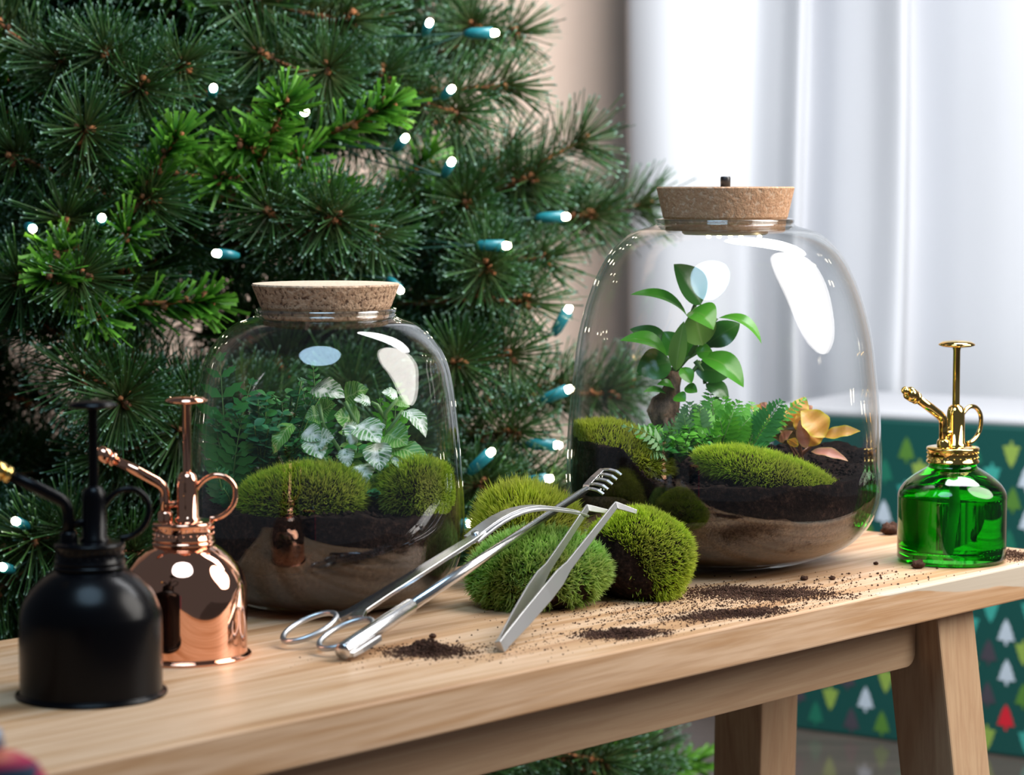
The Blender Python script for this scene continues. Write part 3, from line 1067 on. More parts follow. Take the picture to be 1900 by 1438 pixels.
def big_sand_top(x, y):
    return 0.052 + 0.012 * sst(-0.02, -0.09, x) + 0.006 * math.sin(x * 60 + 1) * 0.5 + 0.003 * fbm(x, y, 45, 3) + 0.006 * sst(0.09, 0.125, x)
def big_soil_top(x, y):
    h = 0.078 + 0.030 * sst(-0.075, -0.110, x + 0.15 * y) + 0.010 * sst(-0.02, 0.08, y) + 0.010 * sst(0.075, 0.125, x)
    return h + 0.0035 * fbm(x, y, 40, 1) + 0.0015 * fbm(x, y, 160, 5)
fill('sand_layer', 'layer of brown sand at the bottom of the larger jar', 'sand', LJ, big_in, lambda x, y: 0.0, lambda x, y: big_sand_top(x, y) - 0.0004, M['sand'])
fill('potting_soil', 'dark potting soil above the sand in the larger jar', 'soil', LJ, big_in, big_sand_top, big_soil_top, M['soil'], 0.0009, 140, 0.002, 1500)

def small_grit_top(x, y):
    return 0.040 + 0.006 * math.sin(x * 40) * 0.6 + 0.003 * fbm(x, y, 50, 7)
def small_soil_top(x, y):
    h = 0.078 + 0.008 * sst(0.0, 0.07, y) - 0.004 * sst(0.02, 0.06, x) * sst(0.0, -0.07, y)
    return h + 0.004 * fbm(x, y, 45, 2) + 0.0015 * fbm(x, y, 160, 9)
fill('grit_layer', 'layer of grey-brown grit at the bottom of the smaller jar', 'grit', SJ, small_in, lambda x, y: 0.0, lambda x, y: small_grit_top(x, y) - 0.0004, M['gravel'])
fill('potting_soil', 'dark potting soil above the grit in the smaller jar', 'soil', SJ, small_in, small_grit_top, small_soil_top, M['soil'], 0.0009, 140, 0.002, 900)

# ------------------------------------------------------------------ moss cushions
def moss(label, c, rad, mat, n, ln, wd, group, tilt=(0, 0, 0), bare=None, zmin=None, lump=0.08, up=0.25, clump=0.0, jarc=None):
    from mathutils import Euler
    c = Vector(c)
    o = thing('moss_cushion', label, 'moss', c, (0, 0, 0), group)
    Rm = np.array(Euler(tilt).to_matrix())
    sd = R.random() * 50
    ph = rng.random(12) * 6.28
    def rfac(D):
        f = np.ones(len(D))
        for k in range(4):
            w = np.array([math.cos(ph[k]), math.sin(ph[k]), math.sin(ph[k + 4])]) * (2.2 + k)
            f += lump * np.sin(D @ w + ph[k + 8]) / (1 + 0.5 * k)
        return f
    rad_a = np.array(rad)
    def surf_(D):
        P = D * rad_a * rfac(D)[:, None]
        P = P @ Rm.T
        if zmin is not None:
            P[:, 2] = np.maximum(P[:, 2], zmin - c.z)
        return P
    def clampin(P, gap):
        jc, ip = jarc
        W = P + np.array(c - jc)
        rr = np.hypot(W[:, 0], W[:, 1])
        lim = np.array([rin(ip, max(z, 0.007)) for z in W[:, 2]]) - gap
        k = np.minimum(1, lim / np.maximum(rr, 1e-6))
        W[:, :2] *= k[:, None]
        return W - np.array(c - jc)
    # body
    m_, n_ = 18, 36
    D = []
    for i in range(m_ + 1):
        th = math.pi * i / m_
        for k in range(n_):
            a = 2 * math.pi * k / n_
            D.append((math.sin(th) * math.cos(a), math.sin(th) * math.sin(a), math.cos(th)))
    D = np.array(D)
    P = surf_(D)
    mb = MB()
    fs = []
    for i in range(m_):
        for k in range(n_):
            j = (k + 1) % n_
            fs.append((i * n_ + k, (i + 1) * n_ + k, (i + 1) * n_ + j, i * n_ + j))
    P = P * 0.985
    if zmin is not None: P[:, 2] = np.maximum(P[:, 2], zmin - c.z)
    for q in range(len(P)):
        P[q] *= 1 + 0.05 * noise.noise(Vector(P[q]) * 220) if zmin is None or P[q][2] > zmin - c.z + 1e-5 else 1
    if jarc is not None: P = clampin(P, 0.004)
    mb.add([tuple(p) for p in P], fs)
    mb.build('root_mat', M['soil'], o, False)
    D = rng.normal(size=(int(n * 1.9), 3))
    D /= np.linalg.norm(D, axis=1, keepdims=True)
    D = D[D[:, 2] > -0.8]
    D = D[:n]
    eps = 0.02
    P = surf_(D)
    if bare is not None:
        bv = np.array(bare[0]); bv = bv / np.linalg.norm(bv)
        s = D @ bv + 0.12 * np.sin(D @ np.array([9, 5, 7]) + 1) + rng.normal(size=len(D)) * 0.08
        keep = s < bare[1]
        D, P = D[keep], P[keep]
    if zmin is not None:
        keep = P[:, 2] > zmin - c.z + 0.0005
        D, P = D[keep], P[keep]
    N = D / rad_a
    N = N @ Rm.T
    N /= np.linalg.norm(N, axis=1, keepdims=True)
    jit = rng.normal(size=N.shape) * 0.28
    if clump:
        q = np.sin(P * 700 + sd)
        jit += q[:, [1, 2, 0]] * clump
    N = N + jit + np.array([0, 0, up])
    N /= np.linalg.norm(N, axis=1, keepdims=True)
    L = ln * (0.6 + 0.7 * rng.random(len(P)))
    P = P - N * ln * 0.25
    if jarc is not None: P = clampin(P, 0.004)
    V, T, S = blades(P, N, L, np.full(len(P), wd), 0.15)
    if jarc is not None: V = clampin(V, 0.0014)
    f = link('moss_fronds', np_mesh('moss_fronds', V, T, S, mat), o, False)
    f['kind'] = 'stuff'
    return o

GM = 'moss cushions lying on the bench'
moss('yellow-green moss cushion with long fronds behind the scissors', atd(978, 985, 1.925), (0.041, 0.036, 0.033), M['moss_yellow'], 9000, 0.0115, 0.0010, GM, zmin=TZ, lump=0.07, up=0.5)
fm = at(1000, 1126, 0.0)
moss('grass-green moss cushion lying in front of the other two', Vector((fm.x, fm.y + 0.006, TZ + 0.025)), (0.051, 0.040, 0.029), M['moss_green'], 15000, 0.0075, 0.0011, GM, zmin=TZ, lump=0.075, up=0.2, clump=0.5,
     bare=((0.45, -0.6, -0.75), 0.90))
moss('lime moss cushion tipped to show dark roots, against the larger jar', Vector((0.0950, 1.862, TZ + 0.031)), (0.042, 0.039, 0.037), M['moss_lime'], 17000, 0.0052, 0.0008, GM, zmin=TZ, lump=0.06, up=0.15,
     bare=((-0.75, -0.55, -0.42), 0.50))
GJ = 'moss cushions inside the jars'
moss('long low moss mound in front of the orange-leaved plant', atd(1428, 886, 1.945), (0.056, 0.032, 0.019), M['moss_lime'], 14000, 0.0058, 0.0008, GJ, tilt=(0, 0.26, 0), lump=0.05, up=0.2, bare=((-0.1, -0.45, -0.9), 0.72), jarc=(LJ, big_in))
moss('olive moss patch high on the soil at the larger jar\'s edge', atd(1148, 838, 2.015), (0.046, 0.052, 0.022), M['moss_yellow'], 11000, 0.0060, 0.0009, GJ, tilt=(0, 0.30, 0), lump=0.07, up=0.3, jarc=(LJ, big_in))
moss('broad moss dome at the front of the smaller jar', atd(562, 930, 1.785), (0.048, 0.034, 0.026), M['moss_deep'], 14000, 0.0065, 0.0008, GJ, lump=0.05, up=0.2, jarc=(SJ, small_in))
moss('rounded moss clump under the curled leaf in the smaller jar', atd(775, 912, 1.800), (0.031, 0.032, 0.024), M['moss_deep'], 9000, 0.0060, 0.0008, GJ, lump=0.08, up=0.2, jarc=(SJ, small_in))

# ------------------------------------------------------------------ plants in the larger jar
def place_leaf(parent, mat, bpx, tpx, Yb, Yt, w, nrm=(0, -0.6, 0.8), name='leaf', **kw):
    mb = MB()
    mb.leaf(atd(*bpx, Yb), atd(*tpx, Yt), w, nrm, **kw)
    return mb.build(name, mat, parent)

def stalk(parent, pts, r, mat, name='stem', n=7):
    mb = MB()
    cp = [tuple(p) for p in pts]
    mb.tube(cp, r, n)
    return mb.build(name, mat, parent)

Y0 = LJ.y
fic = thing('ficus_bonsai', 'small ficus bonsai with swollen trunk and glossy oval leaves', 'bonsai plant', atd(1243, 860, Y0 + 0.005))
mb = MB()
tp = [(1243, 862), (1240, 830), (1238, 800), (1233, 780), (1231, 764), (1236, 748), (1243, 735), (1248, 715), (1245, 700), (1247, 688)]
tr_ = [0.0085, 0.009, 0.0095, 0.012, 0.0135, 0.0125, 0.0085, 0.0075, 0.0085, 0.006]
mb.tube([atd(x, y, Y0 + 0.005) for x, y in tp], tr_, 16)
for i, v in enumerate(mb.v):
    p = Vector(v)
    mb.v[i] = tuple(p + Vector((1, 1, 0.4)) * 0.0022 * noise.noise(p * 160))
mb.build('trunk', M['bark'], fic)
for dx in (8, 14, -5):
    stalk(fic, [atd(1240 + dx, 775, Y0 - 0.006), atd(1241 + dx, 800, Y0 - 0.008), atd(1238 + dx * 1.6, 830, Y0 - 0.008), atd(1239 + dx * 2, 858, Y0 - 0.006)], [0.0022, 0.0020, 0.0024, 0.002], M['bark'], 'aerial_root')
stems = [[(1247, 690), (1262, 665), (1272, 620), (1280, 590), (1290, 565)], [(1250, 692), (1275, 665), (1300, 650), (1312, 640)], [(1245, 695), (1240, 675), (1234, 660)],
         [(1280, 660), (1300, 625), (1330, 590)], [(1250, 700), (1285, 690), (1300, 670)], [(1290, 670), (1305, 690), (1308, 712)]]
for s_ in stems:
    stalk(fic, [atd(x, y, Y0 + 0.004) for x, y in s_], [0.0024] + [0.0017] * (len(s_) - 1), M['stem'], 'stem')
FL = [  # base, tip, dY base, dY tip, width, material, normal, bend, fold
    ((1300, 566), (1250, 490), 0.004, 0.000, 0.031, 'ficus_dark', (0.45, -0.75, 0.5), 0.06, 0.25),
    ((1275, 587), (1169, 547), 0.000, -0.012, 0.016, 'ficus_leaf', (0, -0.5, 0.9), 0.16, 0.3),
    ((1276, 581), (1324, 612), -0.012, -0.022, 0.029, 'ficus_leaf', (0.1, -0.55, 0.85), 0.28, 0.2),
    ((1304, 641), (1290, 572), -0.004, -0.014, 0.028, 'ficus_pale', (0.2, -0.9, 0.2), -0.08, 0.15),
    ((1333, 590), (1413, 638), 0.002, -0.006, 0.016, 'ficus_leaf', (0.3, -0.45, 0.9), 0.20, 0.3),
    ((1310, 640), (1373, 600), 0.010, 0.014, 0.020, 'ficus_dark', (0, -0.9, 0.3), 0.10, 0.2),
    ((1309, 645), (1360, 620), 0.012, 0.018, 0.012, 'ficus_dark', (0, -0.6, 0.6), 0.06, 0.2),
    ((1238, 662), (1150, 632), -0.004, -0.016, 0.018, 'ficus_leaf', (-0.1, -0.6, 0.8), 0.20, 0.3),
    ((1242, 646), (1168, 611), 0.008, 0.010, 0.018, 'ficus_dark', (0, -0.7, 0.7), 0.12, 0.2),
    ((1254, 688), (1269, 596), -0.010, -0.020, 0.014, 'ficus_pale', (-0.3, -0.9, 0.1), 0.05, 0.35),
    ((1246, 672), (1181, 690), 0.000, -0.004, 0.026, 'ficus_dark', (-0.1, -0.85, 0.4), 0.12, 0.15),
    ((1244, 690), (1183, 697), 0.006, 0.006, 0.010, 'ficus_dark', (0, -0.6, 0.7), 0.1, 0.2),
    ((1300, 662), (1380, 719), -0.006, -0.014, 0.024, 'ficus_leaf', (0.25, -0.7, 0.7), 0.20, 0.2),
    ((1288, 684), (1360, 692), 0.004, 0.006, 0.020, 'ficus_dark', (0, -0.9, 0.2), 0.06, 0.2),
    ((1267, 664), (1231, 615), 0.006, 0.010, 0.019, 'ficus_leaf', (-0.2, -0.8, 0.5), 0.08, 0.2),
    ((1266, 668), (1286, 615), 0.012, 0.014, 0.016, 'ficus_leaf', (0.2, -0.9, 0.3), 0.05, 0.2),
    ((1309, 713), (1352, 742), 0.006, 0.004, 0.015, 'ficus_dark', (0.2, -0.8, 0.6), 0.18, 0.2),
    ((1292, 655), (1322, 652), -0.002, -0.004, 0.014, 'ficus_leaf', (0, -0.8, 0.5), 0.1, 0.2),
    ((1236, 731), (1194, 728), -0.004, -0.012, 0.009, 'ficus_leaf', (0, -0.5, 0.9), 0.14, 0.25),
    ((1252, 722), (1219, 714), -0.002, -0.010, 0.010, 'ficus_leaf', (0, -0.6, 0.8), 0.18, 0.25),
    ((1264, 682), (1283, 712), -0.012, -0.018, 0.012, 'ficus_leaf', (0.3, -0.9, 0.3), 0.08, 0.2),
    ((1270, 720), (1294, 728), -0.010, -0.014, 0.011, 'ficus_leaf', (0, -0.7, 0.7), 0.12, 0.2),
    ((1252, 735), (1272, 745), -0.012, -0.018, 0.012, 'ficus_leaf', (0, -0.7, 0.7), 0.12, 0.2)]
for b, t, db, dt, w, m, nr, be, fo in FL:
    place_leaf(fic, M[m], b, t, Y0 + db, Y0 + dt, w * 1.12, nr, bend=be, fold=fo, p=0.85, q=0.8, n=12, m=6)

def frond(parent, base, tip, width, mat, nrm=(0, -0.8, 0.6), bend=0.2, np_=11, pin=0.35, sub=True, name='frond', lw=0.42):
    """a fern frond: arched midrib with paired, toothed leaflets"""
    base, tip, nrm = Vector(base), Vector(tip), Vector(nrm)
    ax = tip - base; L = ax.length; ax.normalize()
    nrm = (nrm - ax * nrm.dot(ax)).normalized()
    side = ax.cross(nrm)
    mb = MB()
    def c(v):
        return base + ax * L * v + nrm * L * bend * 4 * v * (1 - v)
    mb.tube([c(k / 8) for k in range(9)], [0.0007 * (1 - 0.6 * k / 8) for k in range(9)], 5, 1)
    for i in range(np_):
        v = 0.16 + 0.80 * i / (np_ - 1)
        wl = width * 0.5 * math.sin(math.pi * (0.25 + 0.73 * v) ** 1.1) ** 0.8 + 0.0008
        p = c(v)
        tg = (c(min(1, v + 0.05)) - c(v - 0.05)).normalized()
        for sg in (-1, 1):
            d = (side * sg + tg * R.uniform(0.45, 0.7) - nrm * R.uniform(-0.05, 0.3)).normalized()
            mb.leaf(p, p + d * wl, wl * lw, nrm + side * sg * 0.1, 0.04, 0.1, 0.8, 0.9, 6, 2, 0.0, 0.35 if sub else 0.0)
    p = c(0.93)
    mb.leaf(p, tip, width * 0.14, nrm, 0.02, 0.1, 0.8, 1, 5, 2)
    return mb.build(name, [mat, M['stem']], parent)

def fern(label, basepx, Yb, specs, group=None, name='fern_plant', cat='fern'):
    o = thing(name, label, cat, atd(*basepx, Yb), group=group)
    for tpx, dY, w, m, be, n_ in specs:
        frond(o, atd(basepx[0] + R.uniform(-6, 6), basepx[1], Yb + R.uniform(-.004, .004)), atd(*tpx, Yb + dY), w * 1.2, M[m], (R.uniform(-.3, .3), -0.75, 0.6), be, n_)
    return o

fern('bright green fern spreading at the foot of the ficus', (1330, 850), Y0 - 0.030, [((1292, 752), 0.00, 0.026, 'fern', .10, 11), ((1318, 738), .02, .030, 'fern', .05, 12), ((1345, 735), .03, .028, 'fern', .08, 12),
     ((1372, 742), .01, .026, 'fern', .10, 11), ((1300, 800), -.02, .020, 'fern', .2, 9), ((1392, 775), -.01, .024, 'fern', .16, 10), ((1335, 775), -.02, .024, 'fern', .15, 10), ((1360, 765), -.015, .026, 'fern', .15, 10), ((1316, 720), .035, .026, 'fern', .04, 12)])
fern('dark fern with saw-edged fronds leaning toward the orange plant', (1382, 848), Y0 - 0.035, [((1452, 742), .0, .026, 'fern_dark', .08, 14), ((1497, 738), .02, .016, 'fern', .10, 14), ((1430, 838), -.015, .018, 'fern_dark', .15, 9), ((1412, 762), .01, .022, 'fern', .1, 12), ((1395, 745), .03, .022, 'fern', .1, 12)])
fern('pale lacy fern hanging over the olive moss', (1225, 850), Y0 - 0.045, [((1152, 790), -.02, .016, 'fern_pale', .35, 9), ((1197, 845), -.02, .018, 'fern_pale', .35, 8), ((1257, 775), -.01, .016, 'fern_pale', .1, 9), ((1266, 800), -.015, .016, 'fern', .1, 9), ((1215, 790), 0, .018, 'fern', .1, 9)])
fern('pale upright fern tuft just right of the bonsai trunk', (1288, 846), Y0 - 0.028, [((1280, 745), -.0, .026, 'fern_pale', .06, 12), ((1300, 752), -.005, .024, 'fern_pale', .06, 11), ((1268, 768), -.01, .018, 'fern_pale', .1, 9), ((1318, 828), -.02, .012, 'fern_pale', .25, 8)])

def leafy(label, basepx, Yb, nst, spread, height, lsize, mats, group=None, per=9, name='creeping_plant', jarc=None, cat='plant', lp_=0.7):
    """many fine stems with small paired leaves"""
    b = atd(*basepx, Yb)
    o = thing(name, label, cat, b, group=group)
    for s_ in range(nst):
        a = R.random() * 6.283
        rr = spread * math.sqrt(R.random())
        t = b + Vector((rr * math.cos(a), rr * math.sin(a) * 0.6, height * R.uniform(0.55, 1.05) * (1 - 0.35 * (rr / spread) ** 2)))
        m = b.lerp(t, 0.5) + Vector((0, 0, height * 0.18))
        mb = MB()
        pts = [b * (1 - k / 6) ** 2 + m * 2 * (k / 6) * (1 - k / 6) + t * (k / 6) ** 2 for k in range(7)]
        mb.tube(pts, 0.0006, 4, 1)
        for k in range(per):
            v = 0.3 + 0.7 * k / (per - 1)
            p = b * (1 - v) ** 2 + m * 2 * v * (1 - v) + t * v * v
            for sg in (0, 1):
                an = a + math.pi / 2 + sg * math.pi + R.uniform(-.6, .6)
                d = Vector((math.cos(an), math.sin(an), R.uniform(-.2, .6))).normalized()
                L = lsize * R.uniform(.6, 1.2)
                mb.leaf(p, p + d * L, L * lp_, (R.uniform(-.4, .4), -0.5, 0.9), 0.06, 0.12, 0.85, 0.8, 4, 2)
        mb.build('sprig', [R.choice(mats), M['stem']], o)
    return o

leafy('low fresh-green creeper under the ficus at the soil', (1262, 858), Y0 - 0.045, 16, 0.040, 0.030, 0.0075, [M['fern'], M['fern'], M['fern_dark']])
leafy('dense bright creeper between the bonsai and the long moss mound', (1335, 845), Y0 - 0.010, 16, 0.036, 0.036, 0.0085, [M['fern'], M['fern'], M['ficus_leaf']])
leafy('tiny clover-like creeper on the olive moss edge', (1185, 815), Y0 - 0.01, 9, 0.034, 0.016, 0.0055, [M['fern'], M['fern_dark']])

cro = thing('orange_leaved_plant', 'plant with orange, pink and bronze leaves beside the glass', 'plant', atd(1482, 850, Y0 - 0.012))
CL = [((1527, 810), (1597, 800), -.01, -.02, .0105, 'croton', (0, -.75, .7), .06), ((1505, 838), (1574, 856), -.02, -.03, .0085, 'croton_pink', (.1, -.7, .7), .12), ((1530, 812), (1486, 762), -.02, -.012, .021, 'croton', (.3, -.85, .35), .10),
      ((1473, 785), (1494, 736), 0, .01, .013, 'croton', (-.1, -.85, .4), .06), ((1482, 775), (1508, 753), .01, .012, .009, 'croton_pink', (0, -.7, .6), .1), ((1428, 778), (1391, 754), .01, .012, .010, 'croton', (0, -.7, .6), .12),
      ((1496, 832), (1483, 780), -.018, -.02, .009, 'croton_pink', (-.2, -.9, .2), .05), ((1447, 820), (1471, 800), -.02, -.026, .008, 'croton_pink', (0, -.7, .7), .1), ((1462, 825), (1455, 775), -.004, -.004, .018, 'croton_dark', (0, -.95, .2), .05),
      ((1475, 800), (1460, 756), .0, .0, .014, 'croton', (.1, -.9, .3), .05), ((1440, 815), (1424, 775), .002, .0, .010, 'croton_dark', (0, -.9, .3), .06), ((1500, 828), (1520, 790), -.012, -.008, .012, 'croton', (.2, -.9, .3), .06),
      ((1468, 828), (1476, 812), -.025, -.028, .008, 'croton', (0, -.9, .2), .04), ((1490, 800), (1478, 770), -.006, -.006, .010, 'croton', (-.1, -.9, .3), .06), ((1408, 760), (1424, 747), .012, .012, .005, 'croton_pink', (0, -.8, .5), .1)]
for b, t, db, dt, w, m, nr, be in CL:
    place_leaf(cro, M[m], b, t, Y0 + db, Y0 + dt, w * 1.25, nr, bend=be, fold=0.25, p=0.85, q=0.85, n=12, m=4, wav=0.12)
for x, y in ((1527, 812), (1475, 786), (1450, 800), (1500, 830), (1432, 782), (1485, 778)):
    stalk(cro, [atd(1482 + R.uniform(-8, 8), 852, Y0 - 0.010), atd((1482 + x) / 2, (845 + y) / 2, Y0 - 0.008), atd(x, y, Y0 - 0.006)], [0.0013, 0.0011, 0.0009], plain('reddish_stem', (0.22, 0.09, 0.05), 0.5) if x == 1527 else bpy.data.materials['reddish_stem'], 'stem')

# ------------------------------------------------------------------ plants in the smaller jar
Y1 = SJ.y
nv = thing('nerve_plant', 'nerve plant whose leaves are netted with white veins', 'plant', atd(660, 930, Y1 + 0.005))
NL = [((578, 722), (640, 738), .0, -.01, .020, 'nerve_white', (0, -.6, .8), .12), ((640, 742), (684, 722), .005, .0, .019, 'nerve_green', (0, -.8, .6), .14), ((664, 788), (706, 822), -.03, -.045, .021, 'nerve_white', (.1, -.8, .6), .12),
      ((672, 790), (650, 826), -.03, -.042, .018, 'nerve_white', (-.1, -.85, .5), .1), ((698, 822), (706, 874), -.035, -.05, .019, 'nerve_white', (0, -.95, .3), .06), ((578, 812), (597, 852), -.03, -.045, .018, 'nerve_white', (.1, -.9, .35), .08),
      ((590, 822), (620, 812), -.03, -.042, .016, 'nerve_white', (.1, -.85, .5), .1), ((566, 798), (596, 818), -.025, -.035, .014, 'nerve_white', (-.1, -.85, .5), .1), ((640, 832), (647, 868), -.035, -.045, .011, 'nerve_white', (0, -.95, .3), .08),
      ((668, 862), (677, 900), -.035, -.048, .018, 'nerve_white', (0, -.9, .3), .12), ((730, 848), (768, 896), -.03, -.045, .011, 'nerve_white', (.4, -.85, .3), .15), ((748, 763), (790, 812), -.01, -.02, .014, 'nerve_white', (.6, -.75, .35), .22),
      ((716, 806), (756, 826), -.015, -.025, .022, 'nerve_green', (.1, -.8, .55), .12), ((666, 790), (620, 770), -.005, -.014, .022, 'nerve_green', (0, -.8, .6), .12), ((594, 768), (622, 748), .0, -.006, .015, 'nerve_green', (0, -.75, .6), .1),
      ((738, 738), (708, 728), -.0, -.006, .010, 'nerve_white', (0, -.7, .7), .12), ((732, 744), (760, 756), -.0, -.006, .011, 'nerve_green', (0, -.7, .7), .2), ((728, 832), (800, 862), -.02, -.035, .016, 'nerve_green', (.2, -.75, .65), .12),
      ((543, 786), (508, 842), -.02, -.03, .013, 'nerve_green', (-.3, -.85, .4), .15), ((688, 748), (656, 742), -.004, -.01, .010, 'nerve_white', (0, -.7, .7), .1), ((650, 800), (640, 784), -.03, -.036, .012, 'nerve_white', (0, -.9, .4), .05),
      ((700, 848), (740, 880), .0, -.012, .020, 'nerve_green', (0, -.8, .5), .1), ((640, 870), (610, 890), -.01, -.02, .016, 'nerve_green', (0, -.8, .5), .1), ((690, 880), (700, 915), -.025, -.035, .016, 'nerve_green', (0, -.9, .4), .1),
      ((600, 770), (566, 776), -.004, -.01, .014, 'nerve_green', (0, -.8, .5), .12), ((704, 782), (690, 800), -.012, -.02, .012, 'nerve_white', (0, -.8, .5), .08)]
for b, t, db, dt, w, m, nr, be in NL:
    place_leaf(nv, M[m], b, t, Y1 + db, Y1 + dt, w * 1.2, nr, bend=be, fold=0.18, p=0.72, q=0.75, n=14, m=6, wav=0.10, serr=0.06)
for s_ in ([(655, 930), (680, 850), (712, 790), (716, 765), (738, 740)], [(655, 930), (640, 850), (600, 790), (592, 750)], [(660, 930), (700, 860), (720, 800), (748, 762)], [(650, 930), (655, 850), (664, 790), (640, 745)],
           [(660, 930), (690, 870), (728, 845)], [(650, 930), (610, 870), (578, 812)], [(655, 930), (668, 862)], [(716, 780), (700, 752), (688, 747)]):
    stalk(nv, [atd(x, y, Y1 - 0.010) for x, y in s_], 0.0016, M['stem'], 'stem')

fern('tall fern with broad toothed leaflets against the glass behind the copper bottle', (432, 925), Y1 + 0.005, [((408, 652), .0, .042, 'fern_dark', .05, 7), ((470, 700), .02, .032, 'fern_dark', .08, 8), ((395, 760), -.01, .030, 'fern_dark', .10, 9), ((450, 770), -.02, .032, 'fern_dark', .10, 9)])
fern('slender fern rising behind the white-veined leaves', (590, 900), Y1 + 0.035, [((580, 668), .0, .020, 'fern_dark', .02, 16), ((556, 705), .01, .022, 'fern_dark', .08, 13), ((612, 712), .01, .022, 'fern_dark', .06, 13)])
fern('small fern with pointed leaflets at the back beside the tall stems', (722, 880), Y1 + 0.030, [((738, 708), .0, .026, 'fern', .04, 10), ((704, 738), .0, .020, 'fern', .06, 9), ((712, 765), -.01, .020, 'fern', .08, 9)])
fern('little drooping fern low at the glass inside the copper bottle\'s ring', (420, 940), Y1 - 0.045, [((402, 868), -.01, .022, 'teal_leaf', .1, 8), ((414, 905), -.012, .018, 'teal_leaf', .15, 7), ((690, 938), .0, .001, 'teal_leaf', .1, 3)][:2])
leafy('bushy creeper with small round dark leaves in the smaller jar', (485, 905), Y1 - 0.005, 26, 0.046, 0.072, 0.0095, [M['teal_leaf'], M['teal_leaf'], M['fern_dark']], per=8, lp_=0.75)
leafy('second bushy creeper reaching up behind the tall fern', (530, 900), Y1 + 0.03, 18, 0.040, 0.082, 0.010, [M['fern_dark'], M['teal_leaf']], per=8)
leafy('bluish little creeper between the two moss mounds of the smaller jar', (700, 930), Y1 - 0.048, 6, 0.016, 0.010, 0.008, [M['fern_dark'], M['teal_leaf']], per=5)
leafy('green undergrowth filling the space beneath the nerve plant', (660, 925), Y1 + 0.0, 18, 0.045, 0.050, 0.010, [M['fern_dark'], M['nerve_green'], M['fern']], per=7)

